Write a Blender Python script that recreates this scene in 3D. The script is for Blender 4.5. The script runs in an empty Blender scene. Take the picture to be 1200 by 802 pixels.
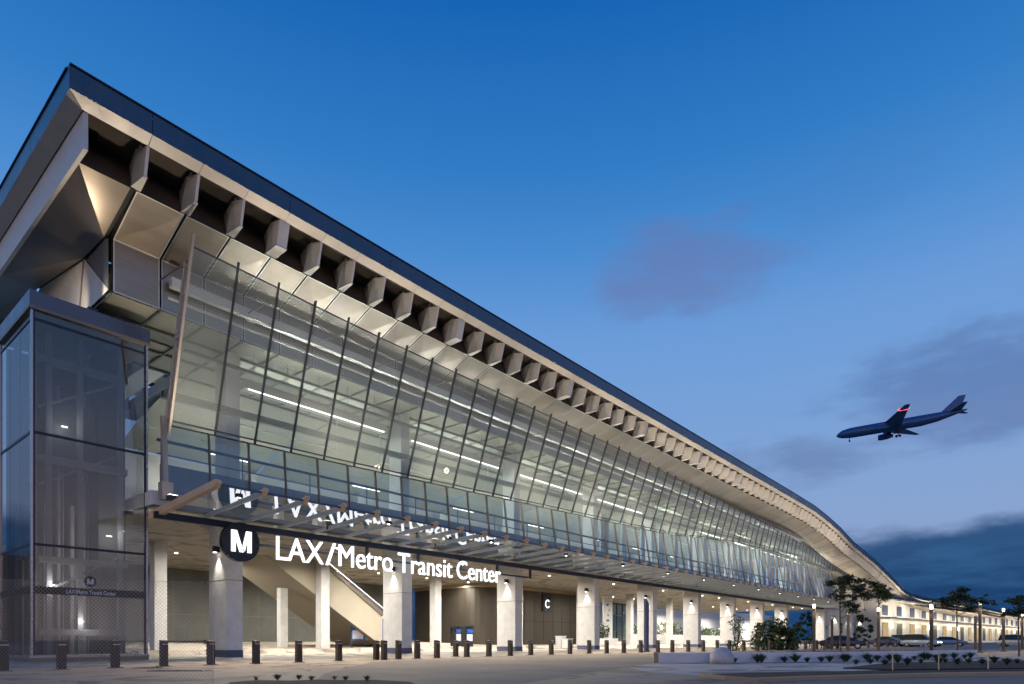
import bpy, bmesh, math, random
from mathutils import Vector
random.seed(11)
scn = bpy.context.scene
COL = scn.collection
R = math.radians

# ------------------------------------------------------------------ camera frame
ANG = R(39.8); CA, SA = math.cos(ANG), math.sin(ANG)   # X runs along the facade, Y goes into the building
F = 746.0
VPX = 600 + F * SA / CA
EYE = 1.0
def gp(px, w):                       # plan position seen at photo column px, w metres deep
    r = (px - 600) / F * w
    return (r * SA + w * CA, w * SA - r * CA)
def gz(py, w): return EYE + (750 - py) * w / F
def onY(px, Y): return F * Y / (CA * CA * (VPX - px)) - Y * SA / CA
def gg(px, py): return gp(px, F * EYE / (py - 750))
def lerp(a, b, t): return a + (b - a) * t
def interp(tab, x):
    if x <= tab[0][0]: return tab[0][1]
    for (x0, y0), (x1, y1) in zip(tab, tab[1:]):
        if x <= x1: return lerp(y0, y1, (x - x0) / (x1 - x0))
    return tab[-1][1]

# ------------------------------------------------------------------ materials
MATS = {}
def new_mat(name):
    m = bpy.data.materials.new(name); m.use_nodes = True
    nt = m.node_tree
    for n in list(nt.nodes): nt.nodes.remove(n)
    out = nt.nodes.new('ShaderNodeOutputMaterial')
    MATS[name] = m
    return m, nt, out
def pbr(name, col, rough=0.5, metal=0.0, var=0.12, scale=3.0, bump=0.0, bscale=40.0, stretch=None, rvar=0.1, spec=0.5):
    m, nt, out = new_mat(name)
    b = nt.nodes.new('ShaderNodeBsdfPrincipled')
    tc = nt.nodes.new('ShaderNodeTexCoord')
    mp = nt.nodes.new('ShaderNodeMapping')
    nt.links.new(tc.outputs['Object'], mp.inputs['Vector'])
    if stretch: mp.inputs['Scale'].default_value = stretch
    nz = nt.nodes.new('ShaderNodeTexNoise'); nz.inputs['Scale'].default_value = scale; nz.inputs['Detail'].default_value = 6
    nz.inputs['Roughness'].default_value = 0.62
    nt.links.new(mp.outputs[0], nz.inputs['Vector'])
    mr = nt.nodes.new('ShaderNodeMapRange')
    mr.inputs['From Min'].default_value = .25; mr.inputs['From Max'].default_value = .75
    mr.inputs['To Min'].default_value = 1 - var; mr.inputs['To Max'].default_value = 1 + var
    nt.links.new(nz.outputs['Fac'], mr.inputs['Value'])
    mx = nt.nodes.new('ShaderNodeVectorMath'); mx.operation = 'SCALE'
    mx.inputs[0].default_value = col
    nt.links.new(mr.outputs[0], mx.inputs['Scale'])
    nt.links.new(mx.outputs[0], b.inputs['Base Color'])
    r2 = nt.nodes.new('ShaderNodeMapRange')
    r2.inputs['From Min'].default_value = .3; r2.inputs['From Max'].default_value = .7
    r2.inputs['To Min'].default_value = max(.02, rough - rvar); r2.inputs['To Max'].default_value = min(1, rough + rvar)
    nt.links.new(nz.outputs['Fac'], r2.inputs['Value'])
    nt.links.new(r2.outputs[0], b.inputs['Roughness'])
    b.inputs['Metallic'].default_value = metal
    b.inputs['Specular IOR Level'].default_value = spec
    if bump > 0:
        n2 = nt.nodes.new('ShaderNodeTexNoise'); n2.inputs['Scale'].default_value = bscale; n2.inputs['Detail'].default_value = 4
        nt.links.new(mp.outputs[0], n2.inputs['Vector'])
        bp = nt.nodes.new('ShaderNodeBump'); bp.inputs['Strength'].default_value = bump; bp.inputs['Distance'].default_value = .05
        nt.links.new(n2.outputs['Fac'], bp.inputs['Height'])
        nt.links.new(bp.outputs[0], b.inputs['Normal'])
    nt.links.new(b.outputs[0], out.inputs[0])
    return m
def emit(name, col, s):
    m, nt, out = new_mat(name)
    e = nt.nodes.new('ShaderNodeEmission'); e.inputs[0].default_value = (*col, 1); e.inputs[1].default_value = s
    nt.links.new(e.outputs[0], out.inputs[0]); return m
def glass(name, tint, refl_min=0.06, refl_gain=1.0, ior=1.5, frit=0.0, fritcol=(.55, .56, .55), fscale=9.0, rough=0.0, wob=0.0):
    m, nt, out = new_mat(name)
    tr = nt.nodes.new('ShaderNodeBsdfTransparent'); tr.inputs[0].default_value = (*tint, 1)
    gl = nt.nodes.new('ShaderNodeBsdfGlossy'); gl.inputs[0].default_value = (1, 1, 1, 1); gl.inputs['Roughness'].default_value = rough
    tc = nt.nodes.new('ShaderNodeTexCoord'); ge = nt.nodes.new('ShaderNodeNewGeometry')
    dt = nt.nodes.new('ShaderNodeVectorMath'); dt.operation = 'DOT_PRODUCT'
    nt.links.new(ge.outputs['Normal'], dt.inputs[0]); nt.links.new(ge.outputs['Incoming'], dt.inputs[1])
    ab = nt.nodes.new('ShaderNodeMath'); ab.operation = 'ABSOLUTE'; nt.links.new(dt.outputs['Value'], ab.inputs[0])
    om = nt.nodes.new('ShaderNodeMath'); om.operation = 'SUBTRACT'; om.inputs[0].default_value = 1; nt.links.new(ab.outputs[0], om.inputs[1])
    fr = nt.nodes.new('ShaderNodeMath'); fr.operation = 'POWER'; nt.links.new(om.outputs[0], fr.inputs[0]); fr.inputs[1].default_value = 4.0
    if wob > 0:
        nz = nt.nodes.new('ShaderNodeTexNoise'); nz.inputs['Scale'].default_value = .8
        nt.links.new(tc.outputs['Object'], nz.inputs['Vector'])
        bp = nt.nodes.new('ShaderNodeBump'); bp.inputs['Strength'].default_value = wob; bp.inputs['Distance'].default_value = .02
        nt.links.new(nz.outputs['Fac'], bp.inputs['Height'])
        nt.links.new(bp.outputs[0], gl.inputs['Normal'])
    ma = nt.nodes.new('ShaderNodeMath'); ma.operation = 'MULTIPLY_ADD'
    ma.inputs[1].default_value = refl_gain; ma.inputs[2].default_value = refl_min; ma.use_clamp = True
    nt.links.new(fr.outputs[0], ma.inputs[0])
    mx = nt.nodes.new('ShaderNodeMixShader')
    nt.links.new(ma.outputs[0], mx.inputs[0]); nt.links.new(tr.outputs[0], mx.inputs[1]); nt.links.new(gl.outputs[0], mx.inputs[2])
    last = mx
    if frit > 0:
        df = nt.nodes.new('ShaderNodeBsdfDiffuse'); df.inputs[0].default_value = (*fritcol, 1)
        tl = nt.nodes.new('ShaderNodeBsdfTranslucent'); tl.inputs[0].default_value = (*fritcol, 1)
        dm = nt.nodes.new('ShaderNodeMixShader'); dm.inputs[0].default_value = .5
        nt.links.new(df.outputs[0], dm.inputs[1]); nt.links.new(tl.outputs[0], dm.inputs[2])
        # staggered dots printed on the glass
        mp = nt.nodes.new('ShaderNodeMapping'); mp.inputs['Rotation'].default_value = (R(10), R(45), 0); mp.inputs['Scale'].default_value = (fscale,) * 3
        nt.links.new(tc.outputs['Object'], mp.inputs['Vector'])
        sx = nt.nodes.new('ShaderNodeSeparateXYZ'); nt.links.new(mp.outputs[0], sx.inputs[0])
        def tri(o):
            a = nt.nodes.new('ShaderNodeMath'); a.operation = 'PINGPONG'; a.inputs[1].default_value = .5
            nt.links.new(o, a.inputs[0]); return a.outputs[0]
        ad = nt.nodes.new('ShaderNodeMath'); ad.operation = 'ADD'
        nt.links.new(tri(sx.outputs[0]), ad.inputs[0]); nt.links.new(tri(sx.outputs[2]), ad.inputs[1])
        st = nt.nodes.new('ShaderNodeMapRange'); st.inputs['From Min'].default_value = .38; st.inputs['From Max'].default_value = .62
        st.inputs['To Min'].default_value = frit * .3; st.inputs['To Max'].default_value = min(1, frit * 1.7)
        nt.links.new(ad.outputs[0], st.inputs['Value'])
        m2 = nt.nodes.new('ShaderNodeMixShader')
        nt.links.new(st.outputs[0], m2.inputs[0]); nt.links.new(mx.outputs[0], m2.inputs[1]); nt.links.new(dm.outputs[0], m2.inputs[2])
        last = m2
    nt.links.new(last.outputs[0], out.inputs[0])
    return m

M = dict(
    fascia=pbr('navy_fascia_panel', (.12, .115, .135), .28, .85, .12, .6),
    strip=pbr('pale_eave_metal', (.62, .58, .52), .42, .2, .08, 1.5),
    rib=pbr('rib_metal', (.64, .61, .57), .5, .2, .10, 2.5),
    ribcap=pbr('rib_cap_metal', (.66, .63, .58), .4, .3, .06, 3),
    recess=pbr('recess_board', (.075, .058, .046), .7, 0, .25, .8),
    soffit=pbr('brushed_soffit_panel', (.37, .315, .265), .33, .78, .10, .7, stretch=(.3, 1, 2.2), rvar=.03),
    soffit_b=pbr('brushed_soffit_panel_worn', (.43, .375, .32), .32, .80, .12, .6, stretch=(.25, 1, 1.6), rvar=.02),
    soffit_c=pbr('brushed_soffit_panel_dull', (.33, .275, .225), .38, .72, .14, 1.3, stretch=(.4, 1, 2.0), rvar=.04),
    dark_seam=pbr('dark_seam', (.02, .018, .016), .8),
    white=pbr('white_painted_steel', (.70, .69, .66), .5, 0, .06, 1.0),
    inner=pbr('interior_ceiling_board', (.27, .265, .215), .6, 0, .16, .5),
    conc=pbr('pale_concrete', (.70, .685, .655), .72, 0, .14, 1.6, .12, 18),
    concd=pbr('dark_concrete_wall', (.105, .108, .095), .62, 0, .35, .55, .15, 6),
    base=pbr('column_base_paint', (.08, .09, .16), .5),
    mull=pbr('dark_mullion_steel', (.065, .068, .082), .42, .4, .1),
    tan=pbr('tan_steel', (.42, .36, .30), .5, .1, .08, 2),
    armst=pbr('pale_arm_steel', (.74, .71, .64), .45, .1, .08, 2),
    tanl=pbr('buff_arm_steel', (.72, .52, .32), .5, 0, .08, 2),
    steel=pbr('brown_mullion_steel', (.20, .165, .135), .42, .4, .1),
    beam=pbr('dark_beam_steel', (.022, .026, .042), .45, .3, .1),
    navy=pbr('navy_panel', (.05, .07, .15), .5, 0, .15, .8),
    bollard=pbr('bronze_bollard', (.062, .048, .040), .6, .2, .2, 4),
    panel=pbr('bronze_wall_panel', (.05, .042, .032), .45, .25, .22, 1.2, stretch=(3, 3, .3)),
    stone=pbr('tan_stone', (.34, .26, .17), .7, 0, .12, 2),
    beige=pbr('beige_plaster', (.47, .42, .32), .7, 0, .06, .7),
    ggrey=pbr('grey_green_pipe', (.07, .09, .085), .5, .2),
    black=pbr('black_enamel', (.010, .012, .018), .3, 0, .1),
    led=emit('led_tube', (1, .97, .92), 6.0),
    litpane=emit('lit_window', (1, .72, .36), .55),
    ledsoft=emit('soft_led', (.95, .97, 1), 2.2),
    letter=emit('sign_face', (.93, .97, 1.0), 1.9),
    lampw=emit('warm_lamp_lens', (1, .82, .52), 7.0),
    lampc=emit('cool_lamp_lens', (1, .93, .82), 9.0),
    glass_up=glass('fritted_glass', (.82, .88, .86), .10, .75, frit=.30, fritcol=(.56, .60, .57), fscale=13),
    glass_lo=glass('clear_tinted_glass', (.62, .70, .72), .09, .6, frit=.10, fritcol=(.6, .64, .68), fscale=12),
    glass_can=glass('canopy_glass', (.86, .92, .87), .22, .8),
    glass_tow=glass('tower_glass', (.42, .45, .50), .10, .55, frit=.12, fritcol=(.30, .30, .31), fscale=11),
    asphalt=pbr('asphalt', (.20, .168, .14), .78, 0, .5, .22, .25, 60),
    soil=pbr('dark_mulch', (.018, .011, .008), .9, 0, .4, 6, .8, 14),
    planter=pbr('white_planter_render', (.66, .68, .74), .6, 0, .08, 1.2, .08, 20),
    bark=pbr('bark', (.10, .075, .055), .85, 0, .2, 8),
    leaf=pbr('leaf_dark', (.032, .062, .026), .55, 0, .35, 3),
    leafl=pbr('leaf_mid', (.07, .12, .035), .55, 0, .35, 3),
    planeskin=pbr('airliner_skin', (.03, .10, .27), .35, .2, .1, .3),
    tyre=pbr('tyre_rubber', (.012, .012, .012), .8),
    rim=pbr('wheel_rim', (.4, .4, .42), .3, .8),
    carglass=pbr('car_window', (.012, .016, .022), .06, 0, .05),
    bluepanel=pbr('blue_sign_panel', (.015, .09, .40), .4),
    redlens=emit('red_lamp', (1, .16, .22), 1.6),
)
def pavement_mat(name, col, jx, jy, jdark=.55, var=.22, crack=.006):
    m = pbr(name, col, .72, 0, var, .22, .12, 50)
    nt = m.node_tree
    b = [n for n in nt.nodes if n.type == 'BSDF_PRINCIPLED'][0]
    src = b.inputs['Base Color'].links[0].from_socket
    geo = nt.nodes.new('ShaderNodeNewGeometry')
    sx = nt.nodes.new('ShaderNodeSeparateXYZ'); nt.links.new(geo.outputs['Position'], sx.inputs[0])
    outs = []
    for k, s in ((0, jx), (1, jy)):
        d = nt.nodes.new('ShaderNodeMath'); d.operation = 'PINGPONG'; d.inputs[1].default_value = s / 2
        nt.links.new(sx.outputs[k], d.inputs[0])
        l = nt.nodes.new('ShaderNodeMath'); l.operation = 'LESS_THAN'; l.inputs[1].default_value = .022
        nt.links.new(d.outputs[0], l.inputs[0]); outs.append(l.outputs[0])
    mxm = nt.nodes.new('ShaderNodeMath'); mxm.operation = 'MAXIMUM'
    nt.links.new(outs[0], mxm.inputs[0]); nt.links.new(outs[1], mxm.inputs[1])
    # worn stains
    n2 = nt.nodes.new('ShaderNodeTexNoise'); n2.inputs['Scale'].default_value = .45; n2.inputs['Detail'].default_value = 8; n2.inputs['Distortion'].default_value = 1.2
    nt.links.new(geo.outputs['Position'], n2.inputs['Vector'])
    cr = nt.nodes.new('ShaderNodeMapRange'); cr.inputs['From Min'].default_value = .50; cr.inputs['From Max'].default_value = .64
    cr.inputs['To Min'].default_value = 1; cr.inputs['To Max'].default_value = .38
    nt.links.new(n2.outputs['Fac'], cr.inputs['Value'])
    sc = nt.nodes.new('ShaderNodeVectorMath'); sc.operation = 'SCALE'
    nt.links.new(src, sc.inputs[0]); nt.links.new(cr.outputs[0], sc.inputs['Scale'])
    vo = nt.nodes.new('ShaderNodeTexVoronoi'); vo.feature = 'DISTANCE_TO_EDGE'; vo.inputs['Scale'].default_value = .16
    wv = nt.nodes.new('ShaderNodeTexNoise'); wv.inputs['Scale'].default_value = .5; wv.inputs['Detail'].default_value = 8
    nt.links.new(geo.outputs['Position'], wv.inputs['Vector'])
    va = nt.nodes.new('ShaderNodeVectorMath'); va.operation = 'MULTIPLY_ADD'; va.inputs[1].default_value = (2.2, 2.2, 2.2)
    nt.links.new(wv.outputs['Color'], va.inputs[0]); nt.links.new(geo.outputs['Position'], va.inputs[2]); nt.links.new(va.outputs[0], vo.inputs['Vector'])
    lc = nt.nodes.new('ShaderNodeMath'); lc.operation = 'LESS_THAN'; lc.inputs[1].default_value = crack
    nt.links.new(vo.outputs['Distance'], lc.inputs[0])
    mm = nt.nodes.new('ShaderNodeMath'); mm.operation = 'MAXIMUM'; nt.links.new(mxm.outputs[0], mm.inputs[0]); nt.links.new(lc.outputs[0], mm.inputs[1]); mxm = mm
    mx = nt.nodes.new('ShaderNodeMixRGB'); mx.blend_type = 'MULTIPLY'; mx.inputs[2].default_value = (jdark, jdark, jdark, 1)
    nt.links.new(mxm.outputs[0], mx.inputs[0]); nt.links.new(sc.outputs[0], mx.inputs[1])
    nt.links.new(mx.outputs[0], b.inputs['Base Color'])
    return m
M['plaza'] = pavement_mat('plaza_concrete', (.36, .31, .25), 3.17, 3.0, .5, .3)
M['ground'] = pavement_mat('worn_pavement', (.33, .25, .18), 6.34, 6.0, .42, .42)
M['path'] = pavement_mat('path_concrete', (.44, .40, .37), 1.8, 200., .75)
M['plank'] = pavement_mat('plank_ceiling', (.60, .55, .47), 1.056, 300., .45, .06, -1)

# ------------------------------------------------------------------ mesh builder
class MB:
    def __init__(s): s.v = []; s.f = []; s.m = []
    def poly(s, pts, mi=0):
        i = len(s.v); s.v += [tuple(p) for p in pts]; s.f.append(tuple(range(i, i + len(pts)))); s.m.append(mi)
    def box(s, x0, x1, y0, y1, z0, z1, mi=0):
        i = len(s.v)
        s.v += [(x0, y0, z0), (x1, y0, z0), (x1, y1, z0), (x0, y1, z0), (x0, y0, z1), (x1, y0, z1), (x1, y1, z1), (x0, y1, z1)]
        for f in ((0, 3, 2, 1), (4, 5, 6, 7), (0, 1, 5, 4), (1, 2, 6, 5), (2, 3, 7, 6), (3, 0, 4, 7)):
            s.f.append(tuple(i + k for k in f)); s.m.append(mi)
    def hexa(s, bot, top, mi=0):
        i = len(s.v); n = len(bot); s.v += [tuple(p) for p in bot] + [tuple(p) for p in top]
        s.f.append(tuple(i + k for k in reversed(range(n)))); s.m.append(mi)
        s.f.append(tuple(i + n + k for k in range(n))); s.m.append(mi)
        for k in range(n):
            k2 = (k + 1) % n
            s.f.append((i + k, i + k2, i + n + k2, i + n + k)); s.m.append(mi)
    def bar(s, a, b, wx, wy, up=(0, 0, 1), mi=0):      # rectangular bar a->b
        a = Vector(a); b = Vector(b); d = (b - a).normalized(); up = Vector(up)
        if abs(d.dot(up)) > .98: up = Vector((0, 1, 0))
        x = d.cross(up).normalized(); y = x.cross(d).normalized()
        q = [(-1, -1), (1, -1), (1, 1), (-1, 1)]
        s.hexa([a + x * (wx / 2 * i) + y * (wy / 2 * j) for i, j in q], [b + x * (wx / 2 * i) + y * (wy / 2 * j) for i, j in q], mi)
    def tube(s, a, b, r0, r1=None, n=10, mi=0):
        r1 = r0 if r1 is None else r1
        a = Vector(a); b = Vector(b); d = (b - a).normalized()
        up = Vector((0, 0, 1)) if abs(d.z) < .95 else Vector((1, 0, 0))
        x = d.cross(up).normalized(); y = x.cross(d).normalized()
        an = [2 * math.pi * k / n for k in range(n)]
        s.hexa([a + (x * math.cos(t) + y * math.sin(t)) * r0 for t in an], [b + (x * math.cos(t) + y * math.sin(t)) * r1 for t in an], mi)
    def rings(s, rs, cap=True, mi=0):
        i = len(s.v); n = len(rs[0])
        for r in rs: s.v += [tuple(p) for p in r]
        for k in range(len(rs) - 1):
            for j in range(n):
                j2 = (j + 1) % n
                s.f.append((i + k * n + j, i + k * n + j2, i + (k + 1) * n + j2, i + (k + 1) * n + j)); s.m.append(mi)
        if cap:
            s.f.append(tuple(i + j for j in reversed(range(n)))); s.m.append(mi)
            s.f.append(tuple(i + (len(rs) - 1) * n + j for j in range(n))); s.m.append(mi)
    def prism_x(s, yz, x0, x1, mi=0):                 # polygon in YZ pushed along X
        s.hexa([(x0, y, z) for y, z in yz], [(x1, y, z) for y, z in yz], mi)
    def prism_y(s, xz, y0, y1, mi=0):
        s.hexa([(x, y0, z) for x, z in xz], [(x, y1, z) for x, z in xz], mi)
    def prism_z(s, xy, z0, z1, mi=0):
        s.hexa([(x, y, z0) for x, y in xy], [(x, y, z1) for x, y in xy], mi)
    def build(s, name, mats, parent=None, smooth=False, bevel=0, loc=None, fix=True):
        me = bpy.data.meshes.new(name); me.from_pydata(s.v, [], s.f)
        if not isinstance(mats, (list, tuple)): mats = [mats]
        for m in mats: me.materials.append(m)
        for p, k in zip(me.polygons, s.m): p.material_index = k; p.use_smooth = smooth
        if fix:
            bm = bmesh.new(); bm.from_mesh(me); bmesh.ops.recalc_face_normals(bm, faces=bm.faces); bm.to_mesh(me); bm.free()
        me.update()
        o = bpy.data.objects.new(name, me); COL.objects.link(o)
        if parent: o.parent = parent
        if loc: o.location = loc
        if bevel:
            b = o.modifiers.new('bevel', 'BEVEL'); b.width = bevel; b.segments = 2; b.limit_method = 'ANGLE'
        return o
def tag(o, label, cat, group=None, kind=None):
    if label: o['label'] = label
    if cat: o['category'] = cat
    if group: o['group'] = group
    if kind: o['kind'] = kind
    return o
def empty(name, label, cat, loc=(0, 0, 0), rz=0, group=None):
    o = bpy.data.objects.new(name, None); COL.objects.link(o); o.location = loc; o.rotation_euler[2] = rz
    o.empty_display_size = .3
    return tag(o, label, cat, group)
def struct(o): o['kind'] = 'structure'; return o
def copy_tree(o, parent=None):
    c = o.copy(); COL.objects.link(c); c.parent = parent
    for ch in list(o.children): copy_tree(ch, c)
    return c
def light(name, kind, loc, power, col, parent=None, rot=None, **kw):
    l = bpy.data.lights.new(name, kind); l.energy = power; l.color = col
    for k, v in kw.items(): setattr(l, k, v)
    o = bpy.data.objects.new(name, l); COL.objects.link(o); o.location = loc
    if rot: o.rotation_euler = rot
    if parent: o.parent = parent
    return o
def aim(o, target):
    d = Vector(target) - Vector(o.location); o.rotation_euler = d.to_track_quat('-Z', 'Y').to_euler()
WARM = (1, .80, .56); NEUT = (1, .93, .82); COOL = (.93, 1, .96)
def text_obj(name, body, size, mat, parent, loc, rot=(R(90), 0, 0), width=None, ext=.03, offset=0.0, align='LEFT'):
    cu = bpy.data.curves.new(name, 'FONT'); cu.body = body; cu.size = size; cu.extrude = ext; cu.offset = offset; cu.align_x = align
    t = bpy.data.objects.new(name + '_src', cu); COL.objects.link(t)
    bpy.context.view_layer.update()
    me = bpy.data.meshes.new_from_object(t.evaluated_get(bpy.context.evaluated_depsgraph_get()))
    bpy.data.objects.remove(t); bpy.data.curves.remove(cu)
    me.materials.clear(); me.materials.append(mat)
    xs = [v.co.x for v in me.vertices]
    if width:
        k = width / (max(xs) - min(xs)); x0 = min(xs)
        for v in me.vertices: v.co.x = (v.co.x - x0) * k
    o = bpy.data.objects.new(name, me); COL.objects.link(o); o.location = loc; o.rotation_euler = rot
    if parent: o.parent = parent
    return o
def m_logo(name, cx, y, cz, h, depth, mat, parent):
    wdt = h * .98
    p1 = [(0, 0), (0, 1), (.27, 1), (.60, .0), (.41, .0), (.205, .60), (.205, 0)]
    p2 = [(.565, .30), (.735, 1), (1, 1), (1, 0), (.795, 0), (.795, .60), (.655, .05)]
    b = MB()
    for p in (p1, p2):
        b.prism_y([(cx + (u - .5) * wdt, cz + (v - .5) * h) for u, v in p], y - depth, y)
    return b.build(name, mat, parent)

# ------------------------------------------------------------------ world, sun, camera
w = bpy.data.worlds.new('World'); scn.world = w; w.use_nodes = True
nt = w.node_tree
for n in list(nt.nodes): nt.nodes.remove(n)
wo = nt.nodes.new('ShaderNodeOutputWorld'); bg = nt.nodes.new('ShaderNodeBackground')
sky = nt.nodes.new('ShaderNodeTexSky'); sky.sky_type = 'NISHITA'; sky.sun_disc = False
sky.sun_elevation = R(1.0); sky.sun_rotation = R(230); sky.altitude = 30; sky.air_density = 1.2; sky.dust_density = 1.0; sky.ozone_density = 2.0
tc = nt.nodes.new('ShaderNodeTexCoord')
sx = nt.nodes.new('ShaderNodeSeparateXYZ'); nt.links.new(tc.outputs['Generated'], sx.inputs[0])
ramp = nt.nodes.new('ShaderNodeValToRGB')
E = ramp.color_ramp.elements
stops = [(0, (0.24, 0.31, 0.48)), (0.13, (0.225, 0.320, 0.540)), (0.26, (0.185, 0.322, 0.590)), (0.425, (0.128, 0.290, 0.610)), (0.516, (0.058, 0.2268, 0.555)), (0.593, (0.025, 0.1741, 0.4929)), (0.71, (0.005, 0.1089, 0.4018)), (1, (0.0036, 0.0625, 0.2589))]
E[0].position, E[0].color = stops[0][0], (*stops[0][1], 1)
E[1].position, E[1].color = stops[-1][0], (*stops[-1][1], 1)
for p, c in stops[1:-1]:
    e = E.new(p); e.color = (*c, 1)
nt.links.new(sx.outputs[2], ramp.inputs[0])
def wmath(op, a, b=None, clamp=False):
    n = nt.nodes.new('ShaderNodeMath'); n.operation = op; n.use_clamp = clamp
    for k, v in enumerate((a, b)):
        if v is None: continue
        if isinstance(v, (int, float)): n.inputs[k].default_value = v
        else: nt.links.new(v, n.inputs[k])
    return n.outputs[0]
def wnoise(scale, detail, stretch):
    mp = nt.nodes.new('ShaderNodeMapping'); mp.inputs['Scale'].default_value = stretch
    nt.links.new(tc.outputs['Generated'], mp.inputs['Vector'])
    n = nt.nodes.new('ShaderNodeTexNoise'); n.inputs['Scale'].default_value = scale; n.inputs['Detail'].default_value = detail; n.inputs['Roughness'].default_value = .55
    nt.links.new(mp.outputs[0], n.inputs['Vector']); return n.outputs['Fac']
def wrange(v, a, b, c=0, d=1, smooth=True):
    n = nt.nodes.new('ShaderNodeMapRange'); n.interpolation_type = 'SMOOTHSTEP' if smooth else 'LINEAR'
    for k, x in zip(('From Min', 'From Max', 'To Min', 'To Max'), (a, b, c, d)): n.inputs[k].default_value = x
    nt.links.new(v, n.inputs['Value']); return n.outputs[0]
def wmix(fac, a, b):
    n = nt.nodes.new('ShaderNodeMixRGB'); nt.links.new(fac, n.inputs[0])
    for k, v in ((1, a), (2, b)):
        if isinstance(v, tuple): n.inputs[k].default_value = (*v, 1)
        else: nt.links.new(v, n.inputs[k])
    return n.outputs[0]
def dirv(px, py):
    x, y = gp(px, 1.0); return Vector((x, y, (750 - py) / F)).normalized()
colr = ramp.outputs[0]
nA = wnoise(3.2, 6, (1, 1, 2.6))
nB = wnoise(7.0, 5, (1, 1, 5.0))
nC = wnoise(16.0, 6, (1, 1, 3.0))
def blob(px, py, rad, sq, amt, col, colr):
    d = dirv(px, py)
    vs = nt.nodes.new('ShaderNodeVectorMath'); vs.operation = 'SUBTRACT'; nt.links.new(tc.outputs['Generated'], vs.inputs[0]); vs.inputs[1].default_value = d
    vm = nt.nodes.new('ShaderNodeVectorMath'); vm.operation = 'MULTIPLY'; nt.links.new(vs.outputs[0], vm.inputs[0]); vm.inputs[1].default_value = (1, 1, sq)
    ln = nt.nodes.new('ShaderNodeVectorMath'); ln.operation = 'LENGTH'; nt.links.new(vm.outputs[0], ln.inputs[0])
    dd = wmath('ADD', ln.outputs['Value'], wmath('ADD', wmath('MULTIPLY', wmath('SUBTRACT', nA, .5), rad * 1.8), wmath('ADD', wmath('MULTIPLY', wmath('SUBTRACT', nB, .5), rad * 1.0), wmath('MULTIPLY', wmath('SUBTRACT', nC, .5), rad * .8))))
    f = wrange(dd, rad * .25, rad, amt, 0)
    return wmix(f, colr, col)
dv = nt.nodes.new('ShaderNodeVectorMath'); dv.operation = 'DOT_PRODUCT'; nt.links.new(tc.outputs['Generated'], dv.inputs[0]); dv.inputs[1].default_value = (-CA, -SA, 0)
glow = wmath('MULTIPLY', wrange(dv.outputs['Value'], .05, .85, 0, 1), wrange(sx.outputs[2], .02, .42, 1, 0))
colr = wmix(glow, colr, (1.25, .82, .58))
colr = blob(795, 325, .13, 2.3, .55, (.125, .155, .34), colr)
colr = blob(985, 226, .11, 2.6, .12, (.06, .14, .36), colr)
colr = blob(1180, 445, .24, 2.6, .75, (.085, .165, .37), colr)
colr = blob(950, 535, .15, 3.8, .65, (.11, .175, .36), colr)
colr = blob(1075, 500, .16, 3.2, .35, (.16, .22, .44), colr)
# low cloud bank along the horizon, with a ragged upper edge
edge = wmath('ADD', wmath('ADD', sx.outputs[2], wmath('MULTIPLY', wmath('SUBTRACT', nA, .5), .07)), wmath('MULTIPLY', wmath('SUBTRACT', nC, .5), .035))
bank = wmath('MULTIPLY', wrange(edge, .132, .165, 1, 0), wrange(dv.outputs['Value'], -.3, .3, 1, .25))
streak = wrange(nB, .42, .68)
low = wrange(sx.outputs[2], .06, .15)
bankcol = wmix(low, (.001, .040, .135), (.020, .075, .20))
bankcol = wmix(wmath('MULTIPLY', streak, .35), bankcol, (.035, .14, .33))
colr = wmix(bank, colr, bankcol)
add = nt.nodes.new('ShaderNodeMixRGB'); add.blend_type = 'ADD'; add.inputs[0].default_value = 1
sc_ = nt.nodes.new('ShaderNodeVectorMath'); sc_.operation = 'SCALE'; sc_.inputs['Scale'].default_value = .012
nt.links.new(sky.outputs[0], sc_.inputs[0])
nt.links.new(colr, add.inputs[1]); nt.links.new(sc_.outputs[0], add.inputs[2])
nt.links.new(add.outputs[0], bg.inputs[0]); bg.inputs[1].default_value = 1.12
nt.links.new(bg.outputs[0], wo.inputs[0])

sun = light('sun', 'SUN', (0, 0, 60), .06, (1, .85, .75), angle=R(12))
sun.rotation_euler = (R(84), 0, R(-50))

cam = bpy.data.cameras.new('camera'); co = bpy.data.objects.new('camera', cam); COL.objects.link(co)
co.location = (0, 0, EYE); co.rotation_euler = (R(90), 0, ANG - R(90))
cam.sensor_width = 36; cam.lens = 36 * F / 1200; cam.shift_y = (750 - 401) / 1200; cam.clip_end = 6000; cam.clip_start = .05
scn.camera = co
scn.view_settings.view_transform = 'Standard'; scn.view_settings.look = 'None'; scn.view_settings.exposure = 0; scn.view_settings.gamma = 1
scn.cycles.max_bounces = 8; scn.cycles.transparent_max_bounces = 24; scn.cycles.glossy_bounces = 4; scn.cycles.diffuse_bounces = 3
scn.cycles.sample_clamp_indirect = 3; scn.cycles.use_denoising = True; scn.cycles.caustics_reflective = False; scn.cycles.caustics_refractive = False

# ------------------------------------------------------------------ ground
def sheet(name, pts, z, mat, label=None):
    b = MB(); b.poly([(x, y, z) for x, y in pts]); o = b.build(name, mat, fix=False)
    if o.data.polygons[0].normal.z < 0: o.data.flip_normals()
    return struct(o)
sheet('ground', [(-1500, -1500), (2500, -1500), (2500, 2500), (-1500, 2500)], 0, M['ground'])
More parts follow.
